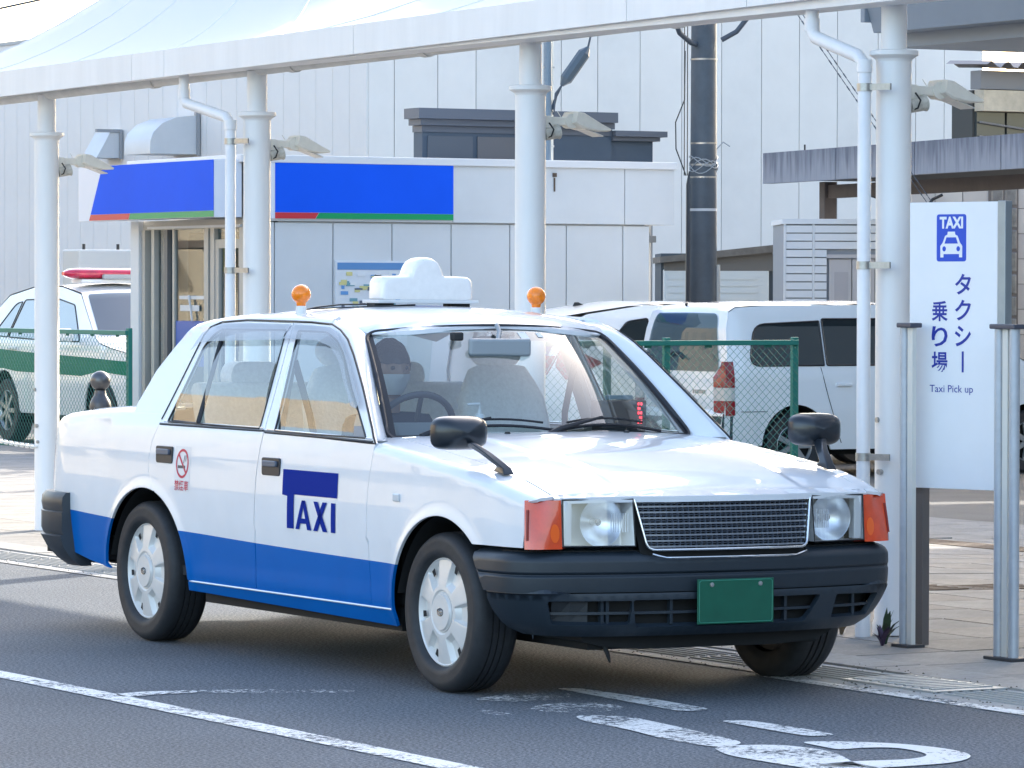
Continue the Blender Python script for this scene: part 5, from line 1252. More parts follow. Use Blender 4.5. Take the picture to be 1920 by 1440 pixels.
# --- wheels
def wheel(x, sgn, steer=0):
    w = empty('wheel', (x, sgn*.718, .300)); w.parent = taxi; w.rotation_euler = (PI/2 if sgn < 0 else -PI/2, 0, 0)
    # local z = outwards
    R0 = .300; rp_ = []
    prof = [(.195, -.08), (.215, -.093), (.255, -.096), (.283, -.088), (.296, -.072), (.3, -.05)]
    for k, zz in enumerate((-.052, -.030, -.022, -.004, .004, .022, .030, .052)):
        prof.append((.3005 if k % 2 == 0 else .3005, zz))
        if k in (1, 3, 5): prof.append((.293, zz+.001)); prof.append((.293, zz+.007))
    prof += [(.3, .055), (.2965, .070), (.285, .086), (.268, .0935), (.262, .0925), (.240, .0955), (.222, .0925), (.2135, .086), (.205, .070), (.195, .05)]
    b = MB(); b.lathe(prof, 72); ty = b.build('tyre', mat('tyre_rubber', (.024, .026, .030), .62, noise=.25, nscale=25, bump=.1, bscale=300), w, 35)
    # contact patch flattened a little is hidden in shade; tread sipes
    hc = MB(); N = 192; rr = [0, .030, .066, .072, .078, .085, .100, .118, .135, .150, .165, .178, .188, .196, .200, .206, .209]
    def hz(r, a):
        zz = .080-.020*(r/.209)**2                      # dish
        if r < .070: return .088-.05*(r**2)
        if r < .080: return .076
        # six broad spokes with pockets between
        ph = ((a/(2*PI)*6) % 1.0)-.5; ph = abs(ph)*2      # 0 at spoke centre .. 1 mid-pocket
        wpk = sstep(.48, .62, ph)*sstep(.098, .125, r)*(1-sstep(.186, .197, r))
        z0 = .084-.018*(r/.2)**2.2
        return z0-.023*wpk if r < .197 else .072-(.004 if r > .204 else 0)
    pts = []; f_ = []
    for i, r in enumerate(rr):
        for j in range(N):
            a = 2*PI*j/N; pts.append((r*math.cos(a), r*math.sin(a), hz(r, a)))
    for i in range(len(rr)-1):
        for j in range(N):
            rm = (rr[i]+rr[i+1])/2; ph = ((((j+.5)/N)*6) % 1.0)-.5; ph_s = ph; ap = abs(ph)*2
            f_.append((i*N+j, i*N+(j+1) % N, (i+1)*N+(j+1) % N, (i+1)*N+j))
    hc.add(pts, f_); e = len(hc.v)
    cap = hc.build('hubcap', mat('hubcap_silver', (.70, .69, .67), .36, .18, noise=.05, nscale=14), w, 28)
    for k in range(6):
        b = MB()   # dark opening at the outer end of each pocket
        a0 = 2*PI*(k+.0)/6
        for (d0, d1, ra, rb) in ((.03, .16, .160, .187),):
            q = []
            for t in np.linspace(d0, d1, 5): q.append(((rb)*math.cos(a0+t), rb*math.sin(a0+t)))
            for t in np.linspace(d1, d0, 5): q.append(((ra+.012*(d1-t))*math.cos(a0+t), (ra)*math.sin(a0+t)))
            b.add([(x_, y_, .0595) for x_, y_ in q], [tuple(range(len(q)))])
        b.build('vent_hole', M_DARK, w)
    b = MB(); b.tube([(.072*math.cos(a), .072*math.sin(a), .078) for a in np.linspace(0, 2*PI, 40, endpoint=False)], .0035, 6, closed=True)
    b.build('centre_ring', mat('hubcap_silver'), w, 60)
    b = MB()
    for (ax, ay) in ((.021, .014), (.0075, .014), (.021, .0065)):
        b.tube([(ax*math.cos(a), ay*math.sin(a)+(.006 if ay < .01 else 0), .0885) for a in np.linspace(0, 2*PI, 24, endpoint=False)], .0022, 5, closed=True)
    em = b.build('hub_emblem', mat('emblem_dark', (.16, .16, .17), .25, .9), w, 60)
    M0 = MB(); M0.lathe([(.0, -.06), (.19, -.06), (.2, .05)], 32); M0.build('rim', mat('steel_rim', (.05, .05, .05), .5, .5), w, 40)
    return w
for x, s_, ph in ((.03, -1, 0), (.03, 1, 0), (-2.65, -1, .0), (-2.65, 1, 0)):
    w = wheel(x, s_)
    # spokes upright like the photograph
    w.rotation_euler = (Matrix.Rotation(PI/2 if s_ < 0 else -PI/2, 4, 'X') @ Matrix.Rotation(R_(0), 4, 'Z')).to_euler()
# wheel wells
for c, sg in ((ARF, -1), (ARF, 1), (ARR, -1), (ARR, 1)):
    b = MB(); rings = []
    for (yy_, k) in ((.812, 1.0), (.80, 1.0), (.50, 1.0)):
        rings.append([(c[0]+c[2]*k*1.02*math.cos(a), sg*yy_, c[1]-.10+(c[3]+.10)*k*math.sin(a)) for a in np.linspace(R_(20), R_(160), 32)])
    b.loft(rings, closed=False, caps=False)
    b.add(rings[-1], [tuple(range(32))]); b.build('wheel_arch_liner', M_UND, taxi, 50)
# --- underbody
b = MB(); b.bx(-2.9, .60, -.50, .50, .19, .30); b.bx(-3.7, -2.9, -.50, .50, .27, .34); b.bx(-2.12, -.36, -.76, .76, .20, .30); b.bx(-3.85, -3.02, -.74, .74, .32, .42)
b.build('underbody', M_UND, taxi)
b = MB(); b.bx(-.45, .62, -.49, .49, .30, .73); b.bx(-.45, -.36, -.76, .76, .29, .84); b.bx(.46, .60, -.72, .72, .30, .68); b.build('engine_bay', M_UND, taxi)
MB().bx(-.44, .50, -.72, .72, .685, .715).build('seam_light_block', M_UND, taxi)  # unseen sheet added to stop sunlight leaking through the bonnet seams
MB().bx(-3.80, -2.75, -.66, .66, .42, .88).build('boot_void', M_UND, taxi)
b = MB(); b.tube([(-3.6, .35, .27), (-2.0, .3, .22), (-.9, .2, .22)], .035, 10); b.tube([(-2.25, -.62, .24), (-2.05, -.60, .22)], [.05, .03], 8); b.build('exhaust', M_UND, taxi, 50)
MB().tube([(-2.65, -.62, .30), (-2.65, .62, .30)], .05, 12).build('axle', M_UND, taxi, 50)
MB().tube([(.03, -.62, .28), (.03, .62, .28)], .035, 12).build('axle', M_UND, taxi, 50)

# --- cabin
M_TRIM = mat('cabin_trim', (.20, .21, .21), .7); M_HEAD = mat('headliner', (.42, .43, .42), .9)
for sg in (-1, 1):
    b = MB(); b.bx(-2.5, -.5, sg*.755, sg*.785, .70, .925); b.bx(-2.12, -.5, sg*.755, sg*.785, .30, .699); b.build('door_trim', M_TRIM, taxi)
MB().bx(-2.75, -.45, -.76, .76, .30, .34).build('cabin_floor', mat('floor_dark', (.03, .03, .032), .9), taxi)
MB().grid(lambda x, y: (x, y, roofz(x, y)-.03), list(np.linspace(-2.55, -1.08, 12)), list(np.linspace(-.56, .56, 9))).build('headliner', M_HEAD, taxi, 60)
MB().bx(-2.95, -2.42, -.72, .72, .86, .93).build('parcel_shelf', M_TRIM, taxi)
# dashboard
b = MB(); pr = [(-.46, .60), (-.46, .915), (-.60, .925), (-.78, .935), (-.92, .925), (-.97, .88), (-.95, .75), (-.88, .60)]
b.prism(pr, -.74, .74, 'y'); b.build('dashboard', mat('dash_grey', (.12, .135, .14), .65), taxi, 40, bev=.01)
b = MB(); b.prism([(-.80, .93), (-.84, .985), (-.98, .98), (-1.0, .92)], -.55, -.18, 'y'); b.build('instrument_hood', mat('dash_grey'), taxi, 40, bev=.01)
# steering wheel
sw = MB(); Msw = Matrix.Translation((-1.03, -.37, .93)) @ Matrix.Rotation(R_(-62), 4, 'Y')
sw.tube([Msw @ Vector((.185*math.cos(a), .185*math.sin(a), 0)) for a in np.linspace(0, 2*PI, 40, endpoint=False)], .014, 8, closed=True)
for a in (R_(0), R_(120), R_(240)): sw.tube([Msw @ Vector((0, 0, -.02)), Msw @ Vector((.18*math.cos(a), .18*math.sin(a), 0))], .012, 6)
sw.lathe([(0, .0), (.05, -.005), (.055, -.03), (0, -.06)], 20, Msw); sw.build('steering_wheel', mat('wheel_dark', (.03, .035, .045), .5), taxi, 50)
# seats with white lace covers
M_LACE = mat('lace_cover', (.74, .75, .75), .85, noise=.10, nscale=60, bump=.3, bscale=90)
def seat(x, y, w, tall=True, name='front_seat'):
    s = empty(name, (0, 0, 0)); s.parent = taxi
    b = MB(); b.prism(roundpoly([(x-.05, .42), (x+.48, .45), (x+.50, .56), (x+.42, .60), (x-.02, .57)], .05, 4), y-w/2, y+w/2, 'y'); b.build('seat_cushion', mat('seat_grey', (.30, .32, .33), .9), s, 40, bev=.03)
    rings = []
    for t in np.linspace(0, 1, 11):
        cx_ = x-.02-.20*t; cz_ = .56+.62*t; ww = w/2*(1-.10*t-.28*sstep(.72, 1.0, t)**2); th = .075-.02*t-(.02 if t > .95 else 0)
        rings.append([(cx_+th*.95*np.sign(math.cos(a))*abs(math.cos(a))**.7, y+ww*np.sign(math.sin(a))*abs(math.sin(a))**.5, cz_+.02*math.cos(a)) for a in np.linspace(0, 2*PI, 24, endpoint=False)])
    b = MB(); b.loft(rings); b.build('backrest', M_LACE, s, 50)
    rings = []
    for t in np.linspace(0, 1, 8):
        q = math.sin(PI*(t*.9+.05))**.4; cx_ = x-.225-.03*t; cz_ = 1.185+.135*t
        rings.append([(cx_+.045*q*math.cos(a), y+.125*q*np.sign(math.sin(a))*abs(math.sin(a))**.6, cz_) for a in np.linspace(0, 2*PI, 20, endpoint=False)])
    b = MB(); b.loft(rings); b.build('headrest', M_LACE, s, 50)
seat(-1.42, -.36, .46); seat(-1.42, .36, .44)
rs = empty('rear_seat', (0, 0, 0)); rs.parent = taxi
b = MB(); b.prism(roundpoly([(-2.42, .40), (-1.95, .44), (-1.93, .54), (-2.40, .56)], .04, 4), -.66, .66, 'y'); b.build('seat_cushion', mat('seat_grey'), rs, 40)
b = MB(); b.prism(roundpoly([(-2.36, .50), (-2.25, .54), (-2.44, 1.12), (-2.54, 1.10)], .04, 4), -.64, .64, 'y'); b.build('backrest', M_LACE, rs, 40)
for y in (-.35, .35):
    b = MB(); b.prism(roundpoly([(y-.13, 1.10), (y+.13, 1.10), (y+.11, 1.20), (y-.11, 1.20)], .05, 4), -2.60, -2.49, 'x'); b.build('headrest', M_LACE, rs, 40)
# belts and inner B pillars
for sg in (-1, 1):
    b = MB(); b.loft([[(-1.44+.0, sg*.77, .90), (-1.54, sg*.77, .90), (-1.54, sg*.74, .90), (-1.44, sg*.74, .90)], [(-1.52, sg*.645, 1.33), (-1.60, sg*.645, 1.33), (-1.60, sg*.62, 1.33), (-1.52, sg*.62, 1.33)]]); b.build('middle_pillar', M_TRIM, taxi)
    MB().tube([(-1.50, sg*.66, 1.22), (-1.48, sg*.60, 1.0), (-1.40, sg*.56, .65)], .016, 4).build('seat_belt', M_BLK, taxi)
# rear view mirror, stalk and small camera
rm = MB().box((-.86, -.062, 1.282), (.03, .27, .072), rz=R_(-6)); rmo = rm.build('rear_view_mirror', mat('mirror_back', (.27, .30, .32), .4), taxi, bev=.012)
MB().tube([(-.875, -.062, 1.31), (-.92, -.03, 1.345), (-.96, -.02, 1.37)], .010, 8).build('mirror_stem', mat('mirror_back'), taxi, 50)
MB().box((-.93, -.22, 1.325), (.035, .05, .035)).build('dash_camera', M_BLK, taxi, bev=.008)
# fare display with red figures on the dashboard
fd = empty('fare_display', (0, 0, 0)); fd.parent = taxi
MB().box((-.75, .43, 1.018), (.05, .235, .105)).build('display_case', mat('display_grey', (.02, .022, .025), .6), fd, bev=.006)
MB().box((-.75, .43, .953), (.09, .20, .03)).build('display_foot', M_BLK, fd, bev=.004)
MB().box((-.757, .435, 1.082), (.03, .115, .018)).build('display_top', mat('display_teal', (.10, .22, .28), .5), fd, bev=.003)
b = MB(); random.seed(5)
for r in range(5):
    for q in range(3):
        if (r*3+q) % 4 != 1: b.box((-.7235, .507+q*.007, 1.056-r*.0185), (.001, .0055, .012-(q == 1)*.005))
b.build('led_figures', mat('led_red', (.8, .02, .03), .4, emit=(1, .03, .05), es=1.1), fd)
# hand sanitiser on the dash, beside the wheel
hs = empty('pump_bottle', (-.90, -.125, .935), label='small white pump bottle standing on the taxi dashboard', cat='bottle')
MB().lathe([(0, 0), (.022, 0), (.023, .06), (.018, .075), (.008, .08), (.008, .092), (0, .093)], 16).build('bottle', mat('bottle_white', (.65, .67, .68), .3), hs, 40)
MB().tube([(0, 0, .09), (0, 0, .118), (0, -.055, .116)], .006, 8).build('pump', mat('bottle_white'), hs, 40)
# --- wipers
def wiper(P, name='wiper'):
    w = empty(name, (0, 0, 0)); w.parent = taxi
    a, m_, b_ = P
    MB().tube([a, lerp(a, m_, .5), m_], [.012, .010, .007], 6).build('wiper_arm', M_RUB, w, 50)
    d = Vector(b_)-Vector(m_); return w
def on_ws(u, t, o): return tuple(Vector(wsf(u, t))+Vector((.6, 0, .8))*o)
for (ua, ub, piv) in ((-.80, .02, .10), (-.06, .74, .80)):
    w = empty('wiper', (0, 0, 0)); w.parent = taxi
    MB().tube([on_ws(u, .045+.055*math.sin(PI*(u-ua)/(ub-ua)), .012) for u in np.linspace(ua, ub, 14)], .0065, 6).build('wiper_blade', M_RUB, w, 50)
    MB().tube([on_ws(u, .075+.06*math.sin(PI*(u-ua)/(ub-ua)), .022) for u in np.linspace(ua+.12, ub-.12, 10)], .005, 6).build('wiper_frame', M_RUB, w, 50)
    pv = on_ws(ua-.03, .02, .01); MB().tube([pv, on_ws(ua+.05, .05, .026), on_ws(ua+.38, .13, .032)], [.014, .010, .006], 6).build('wiper_arm', M_RUB, w, 50)
MB().grid(lambda u, k: tuple(Vector(wsf(u, 0))+Vector((.035*k, 0, -.012*k-.006))), list(np.linspace(-1, 1, 21)), [-.2, 1.4]).build('cowl', M_RUB, taxi)
# --- roof sign
rsg = empty('roof_sign', (0, 0, 0)); rsg.parent = taxi
sx0 = -1.65
so = [(-.222, 1.472), (.222, 1.472), (.219, 1.545), (.205, 1.566), (.188, 1.569), (.085, 1.571), (.074, 1.580), (.068, 1.604), (.054, 1.628), (.030, 1.645), (0, 1.650), (-.030, 1.645), (-.054, 1.628), (-.068, 1.604), (-.074, 1.580), (-.085, 1.571), (-.188, 1.569), (-.205, 1.566), (-.219, 1.545)]
rings = []
so = resample(roundpoly(so, .012, 4), .012)
for dx, k in ((-.062, .86), (-.061, .92), (-.057, .955), (-.050, .98), (-.040, .993), (0, 1.0), (.040, .993), (.050, .98), (.057, .955), (.061, .92), (.062, .86)):
    rings.append([(sx0+dx, y*k, 1.472+(z-1.472)*(k if z > 1.48 else 1)) for y, z in so])
M_SIGN = mat('sign_cream', (.86, .82, .78), .30, coat=.6, noise=.05, nscale=30, bump=.05, bscale=200)
MB().loft(rings).build('sign_body', M_SIGN, rsg, 60)
MB().box((sx0, 0, 1.463), (.15, .475, .014)).build('sign_base', mat('sign_base', (.66, .66, .65), .5), rsg, bev=.004)
b = MB(); 
for y in (-.19, .17): b.box((sx0, y, 1.450), (.07, .09, .014))
b.build('sign_magnet', M_BLK, rsg)
MB().grid(lambda y, z: (sx0+.0588-.0*z, y, z), [-.022, -.008, .008, .022], [1.620, 1.630, 1.636]).build('sign_emblem', mat('emblem_navy', (.05, .05, .22), .4), rsg)
MB().tube([(sx0-.02, -.20, 1.452), (sx0-.05, -.35, 1.449), (sx0-.03, -.47, 1.437), (sx0+.01, -.55, 1.425)], .0035, 5).build('sign_cable', M_BLK, rsg, 50)
# --- beacons
for sg in (-1, 1):
    bc = empty('beacon', (0, 0, 0)); bc.parent = taxi; y = sg*.556; z0 = roofz(-1.653, y)
    Mt = Matrix.Translation((-1.653, y, z0))
    MB().lathe([(.024, -.004), (.023, .018), (.021, .035), (0, .035)], 20, Mt, close=True).build('beacon_base', mat('beacon_base', (.72, .72, .70), .4), bc, 40)
    pr = [(.018, .034), (.020, .045)]+[(.040*math.sin(a), .083-.040*math.cos(a)) for a in np.linspace(.55, PI, 18)]
    MB().lathe(pr, 28, Mt).build('beacon_globe', mat('beacon_orange', (1.0, .24, .0), .25, coat=.5, noise=.25, nscale=45), bc, 50)
    MB().lathe([(0, .035), (.018, .04), (.022, .083), (.012, .10), (0, .105)], 14, Mt).build('beacon_bulb', mat('beacon_inner', (.95, .50, .08), .3), bc, 50)
# antenna cable on the roof
MB().tube([(-1.72, -.47, 1.430), (-1.55, -.2, 1.446), (-1.7, .0, 1.450)], .003, 5).build('roof_cable', M_BLK, taxi, 50)
# ================================================================== STAND SIGN, POSTS, BOLLARD
PI = math.pi
ss = empty('taxi_stand_sign', (-.837, 1.917, 0), R_(19.3), 'tall white taxi pick up sign board with blue pictogram and Japanese lettering', 'sign')
M_BRD = mat('sign_board_white', (.82, .83, .85), .35, noise=.03, nscale=4); M_SBL = mat('sign_print_blue', (.008, .07, .55), .4); M_NAVY = mat('sign_print_navy', (.010, .030, .32), .4)
MB().bx(0, .450, 0, .022, .678, 1.882).build('board', M_BRD, ss, bev=.002)
MB().bx(.452, .492, -.004, .045, .30, 1.885).build('side_post', mat('anodised_grey', (.33, .37, .40), .35, .7, noise=.08, nscale=12), ss, bev=.003)
MB().bx(.018, .055, .024, .075, -.05, .70).build('foot_post', mat('bronze_post', (.15, .135, .13), .5, .3), ss, bev=.003)
MB().bx(.43, .475, .024, .075, -.05, .70).build('foot_post', mat('bronze_post'), ss, bev=.003)
def flat(name, vs, fs, x, z, m, par, y=-.0012):
    b = MB(); b.add([(x+vx, y, z+vy) for vx, vy, _ in vs], fs); return b.build(name, m, par, fixn=False)
pic = MB()
pb = roundpoly([(.140, 1.633), (.291, 1.633), (.291, 1.831), (.140, 1.831)], .012, 4)
pic.prism(pb, -.0008, .0, 'y'); po = pic.build('pictogram', M_SBL, ss)
vs, fs = fit_text('TAXI', .120, .050, .045); flat('pictogram_text', vs, fs, .2155, 1.796, M_BRD, ss, -.0016)
cxp, czp = .2155, 1.70
car = [(-.056, -.050), (-.040, -.050), (-.040, -.036), (.040, -.036), (.040, -.050), (.056, -.050), (.056, -.002), (.044, .012), (.032, .040), (.020, .046), (.018, .058), (-.018, .058), (-.020, .046), (-.032, .040), (-.044, .012), (-.056, -.002)]
b = MB(); b.prism([(cxp+x, czp+z) for x, z in car], -.0018, -.0009, 'y'); b.build('pictogram_cab', M_BRD, ss)
b = MB(); b.prism([(cxp+x, czp+z) for x, z in [(-.034, .008), (.034, .008), (.024, .034), (-.024, .034)]], -.0026, -.0019, 'y')
for s_ in (-1, 1): b.prism([(cxp+s_*.036+.009*math.cos(a), czp-.014+.011*math.sin(a)) for a in np.linspace(0, 2*PI, 14, endpoint=False)], -.0026, -.0019, 'y')
o = b.build('pictogram_detail', M_SBL, ss); o['kind'] = 'stuff'
def glyphs(chars, x, z0, z1, w, bold=.018):
    n = len(chars); h = (z1-z0)/n
    for i, ch in enumerate(chars):
        if ch == 'ー': flat('lettering', [(-.005, -.044, 0), (.005, -.044, 0), (.005, .044, 0), (-.005, .044, 0)], [(0, 1, 2, 3)], x, z1-h*(i+.5), M_NAVY, ss); continue
        vs, fs = fit_text(ch, w, h*.80, bold); flat('lettering', vs, fs, x, z1-h*(i+.5), M_NAVY, ss)
glyphs('タクシー', .276, 1.158, 1.592, .082)
glyphs('乗り場', .157, 1.158, 1.478, .082)
vs, fs = fit_text('Taxi Pick up', .222, .040, .0); flat('lettering_latin', vs, fs, .218, 1.094, M_NAVY, ss)
# galvanised guard posts
gp = empty('guard_post', (-.045, 1.85, 0), 0, 'double galvanised guard post with white strip right of the sign board', 'post', 'galvanised guard posts beside the stand sign')
M_GALV = mat('galvanised', (.46, .49, .53), .5, .35, noise=.10, nscale=14)
MB().lathe([(.0215, 0), (.0215, 1.355)], 18, Matrix.Translation((-.050, .0, 0))).build('tube', M_GALV, gp, 40)
MB().lathe([(.0215, 0), (.0215, 1.355)], 18, Matrix.Translation((.053, .0, 0))).build('tube', M_GALV, gp, 40)
MB().bx(-.018, .018, -.010, .010, 0, 1.355).build('white_strip', mat('strip_white', (.66, .65, .60), .5), gp)
MB().bx(-.085, .088, -.030, .030, 1.355, 1.375).build('cap', mat('cap_dark', (.06, .065, .09), .4), gp, bev=.005)
MB().bx(-.095, .098, -.045, .045, .008, .022).build('base_plate', mat('base_dark', (.05, .05, .055), .6, .3), gp, bev=.003)
g2 = copy_tree(gp, loc=(-.735, 1.86, 0), label='narrow galvanised guard post at the left edge of the sign board')
for ch in list(g2.children):
    if ch.name.startswith('tube') and ch.matrix_basis is not None: pass
for ch in list(g2.children):
    if ch.name.startswith('tube') and ch.location.x == 0 and ch.data.vertices[0].co.x > 0: bpy.data.objects.remove(ch)
    elif ch.name.startswith(('cap', 'base')): ch.scale.x = .62; ch.location.x = -.022
# base cover of the thick column and pipe stub
MB().lathe([(.034, 0), (.034, .14), (.03, .15)], 16, Matrix.Translation((-1.305+.0, 2.0, 0))).build('pipe_foot', M_PVC, bpy.data.objects['downpipe.001'], 40, mat4=Matrix.Translation((1.405, -2.02, 0)))
# weeds at the column feet
random.seed(11)
def weed(x, y, n, h, m, lab, spread=.06):
    b = MB(); st_ = MB()
    for i in range(n):
        a = random.uniform(0, 2*PI); l = h*random.uniform(.5, 1); tilt = random.uniform(.2, .9)
        p0 = Vector((0, 0, 0)); pts = [Vector((math.cos(a)*tilt*l*t*t*.8, math.sin(a)*tilt*l*t*t*.8, l*t*(1-.25*t*tilt))) for t in (0, .35, .7, 1)]
        w = h*random.uniform(.06, .12); sdv = Vector((-math.sin(a), math.cos(a), 0))
        vs = []
        for t, p in zip((.3, 1, .8, .05), pts): vs += [p-sdv*w*t, p+sdv*w*t]
        b.add(vs, [(0, 1, 3, 2), (2, 3, 5, 4), (4, 5, 7, 6)])
    o = empty('weed', (x, y, 0), label=lab, cat='weed'); b.build('leaf_tuft', m, o); return o
weed(-.86, 1.80, 12, .12, mat('weed_purple', (.07, .045, .085), .6), 'purple green weed growing at the foot of the guard post')
weed(-.93, 1.86, 9, .19, mat('weed_green', (.05, .09, .05), .6), 'green broad leafed weed against the thick column')
weed(-1.44, 1.98, 14, .13, mat('weed_dry', (.25, .19, .12), .8), 'dry straw coloured weed left of the downpipe foot')
# dome top bollard
db = empty('bollard', (-16.25, 5.0, GZ(5)), label='dark metal bollard with a ball top seen over the taxi boot', cat='bollard')
MB().lathe([(.10, 0), (.10, .04), (.075, .06), (.070, .56), (.078, .60), (.086, .645), (.074, .69), (.048, .73), (.042, .768)], 28).build('shaft', mat('bollard_iron', (.10, .105, .115), .4, .6, noise=.2, nscale=20), db, 40)
MB().lathe([(.0, .762-.0)]+[(.078*math.sin(a), .842-.078*math.cos(a)) for a in np.linspace(.5, PI, 16)], 28).build('ball', mat('bollard_ball', (.13, .135, .145), .3, .7), db, 50)

# ================================================================== CHAIN LINK FENCES
M_FG = mat('fence_green', (.020, .19, .145), .45, noise=.08, nscale=5)
M_WIRE = mat('fence_wire', (.05, .21, .17), .5)
def wire_mesh(L, z0, z1, pitch=.076, r=.0024):
    b = MB(); H = z1-z0; n = 0
    def seg(x0, a, x1, c, off):
        d = Vector((x1-x0, 0, c-a)).normalized(); p = Vector((-d.z, 0, d.x))*r; q = Vector((0, r, 0))
        A_, B_ = Vector((x0, off, a)), Vector((x1, off, c)); b.add([A_+p, A_-p*.5+q, A_-p*.5-q, B_+p, B_-p*.5+q, B_-p*.5-q], [(0, 1, 4, 3), (1, 2, 5, 4), (2, 0, 3, 5)])
    k = -int(1.06*H/pitch)-1
    while k*pitch < L:
        x0 = k*pitch; x1 = x0+H*1.06
        for s_ in (1, -1):
            a, c = (z0, z1) if s_ > 0 else (z1, z0); u0, u1 = x0, x1; 
            if u0 < 0: t = (0-u0)/(u1-u0); a = a+(c-a)*t; u0 = 0
            if u1 > L: t = (L-u0)/(u1-u0); c = a+(c-a)*t; u1 = L
            if u1 > u0: seg(u0, a, u1, c, .002*s_)
        k += 1
    return b
def fence(p0, ang, L, posts, top, lab, zb):
    t = empty('chain_link_fence', (p0[0], p0[1], 0), R_(ang), lab, 'fence', None)
    wire_mesh(L, zb+.05, top-.03).build('wire_mesh', M_WIRE, t)['kind'] = 'stuff'
    MB().box((L/2, 0, top-.012), (L, .045, .045)).build('top_rail', M_FG, t, bev=.005)
    MB().tube([(0, 0, zb+.06), (L, 0, zb+.06)], .016, 8).build('bottom_rail', M_FG, t, 40)
    for x in posts: MB().box((x, -.03, (zb+top+.035)/2), (.062, .045, top+.035-zb)).build('post', M_FG, t, bev=.005)
    for x in np.arange(.3, L, .62): MB().box((x, -.026, top-.03), (.075, .006, .05)).build('clip', M_FG, t)
    return t
fence((-17.8, 12.43), -90, 3.3, (0.015, 1.35, 1.95, 3.28), 1.068, 'short green chain link fence in front of the parked white van', -.21)
fence((-24.65, 9.0), 180, 14, (0.02, 2.1, 4.2, 6.3, 8.4, 10.5, 12.6), 1.10, 'green chain link fence in front of the patrol car', -.17)

# ================================================================== BACKGROUND VEHICLES
def carmat(n, c): return mat(n, c, .3, coat=1)
M_VW = carmat('van_white', (.80, .81, .82)); M_TG = glass('tinted_glass', (.16, .19, .20), 2.4); M_CG = glass('clear_car_glass', (.42, .50, .52), 2.6)
def strip_fn(prof, wf, crown=.03):
    """top skin following (x,z) profile; fn(u,t): u along, t -1..1 across"""
    L = [0]
    for a, b in zip(prof[:-1], prof[1:]): L.append(L[-1]+math.hypot(b[0]-a[0], b[1]-a[1]))
    X = [p[0] for p in prof]; Z = [p[1] for p in prof]
    def f(u, t):
        x, z = float(np.interp(u, L, X)), float(np.interp(u, L, Z)); i = min(max(int(np.searchsorted(L, u))-1, 0), len(L)-2)
        dx, dz = X[i+1]-X[i], Z[i+1]-Z[i]; q = math.hypot(dx, dz); nx, nz = -dz/q, dx/q
        c = crown*(1-t*t); return (x+nx*c, t*wf(x, z), z+nz*c)
    return f, L
def vehicle(name, loc, rz, label, prof, wf, arches, out, windows, glz, paint, wheel_r=.31, extra=None, cladding=None, z0=0, arch_k=1.0):
    """prof: top profile from the rear bottom over the roof to the front bottom, (x, z); out: side outline."""
    t = empty(name, (loc[0], loc[1], z0), rz, label, 'car' if 'van' not in name else 'van')
    side_ = lambda u, s: (u, -wf(u, s), s)
    poly = out
    panel('body_side', poly, side_, paint, t, step=.05, gu=.12, gv=.06, thick=.02, both=True)
    f, L = strip_fn(prof, wf)
    ul = sorted(set([round(v, 4) for v in L]+[round(v, 4) for v in np.linspace(0, L[-1], 60)]))
    MB().grid(lambda u, tt: f(u, tt), ul, list(np.linspace(-1, 1, 13))).build('body_top', paint, t, 40)
    for w_ in windows:
        panel('side_window', w_, side_, glz, t, step=.08, gu=.15, gv=.12, thick=0, off=.004, both=True)
        for s_ in (-1, 1):
            P = [(p[0], p[1]*(-s_)-(0), p[2]) for p in [side_(u, v) for u, v in resample(w_, .08)]]
            MB().tube([(p[0], p[1]+(.004 if p[1] > 0 else -.004), p[2]) for p in P], .008, 5, closed=True).build('window_seal', M_RUB, t, 60)
    for ax, az, ar in arches:
        for s_ in (-1, 1):
            w = empty('wheel', (ax, s_*(wf(ax, .4)-.115), wheel_r)); w.parent = t; w.rotation_euler = (PI/2 if s_ < 0 else -PI/2, 0, 0)
            MB().lathe([(wheel_r*.62, -.09), (wheel_r*.93, -.10), (wheel_r, -.08), (wheel_r, .08), (wheel_r*.94, .10), (wheel_r*.66, .095), (wheel_r*.62, .07)], 40).build('tyre', mat('tyre_rubber'), w, 35)
            b = MB(); b.lathe([(wheel_r*.58, .06), (wheel_r*.63, .09), (wheel_r*.66, .085)], 32); b.lathe([(0, .09), (.05, .088), (.055, .075)], 20)
            for k in range(7):
                a = 2*PI*k/7; b.box((wheel_r*.33*math.cos(a), wheel_r*.33*math.sin(a), .075), (wheel_r*.60, .05, .02), rz=a)
            b.build('rim', mat('alloy_silver', (.42, .43, .44), .3, .7), w, 35)
            MB().lathe([(0, .03), (wheel_r*.62, .03)], 24).build('brake_disc', M_UND, w)
            b = MB(); rg = [[(ax+ar*math.cos(a), s_*y_, az+ar*math.sin(a)) for a in np.linspace(R_(-20), R_(200), 20)] for y_ in (wf(ax, .4)-.02, wf(ax, .4)-.30)]
            b.loft(rg, closed=False, caps=False); b.add(rg[1], [tuple(range(20))]); b.build('wheel_arch_liner', M_UND, t, 50)
    x0, x1 = min(p[0] for p in prof), max(p[0] for p in prof)
    MB().bx(x0+.1, x1-.1, -.55, .55, .20, .42).build('underbody', M_UND, t)
    MB().bx(x0+.3, x1-1.2, -.70, .70, .42, .60).build('interior_floor', M_UND, t)
    for (sx_, sy_) in ((x0+(x1-x0)*.52, -.35), (x0+(x1-x0)*.52, .35), (x0+(x1-x0)*.30, -.35), (x0+(x1-x0)*.30, .35)):
        b = MB(); b.prism(roundpoly([(sx_, .6), (sx_+.15, .6), (sx_-.02, 1.28), (sx_-.12, 1.28)], .05, 3), sy_-.22, sy_+.22, 'y'); b.build('seat', mat('seat_dark', (.06, .065, .07), .8), t, 40)
    return t, f, L, side_
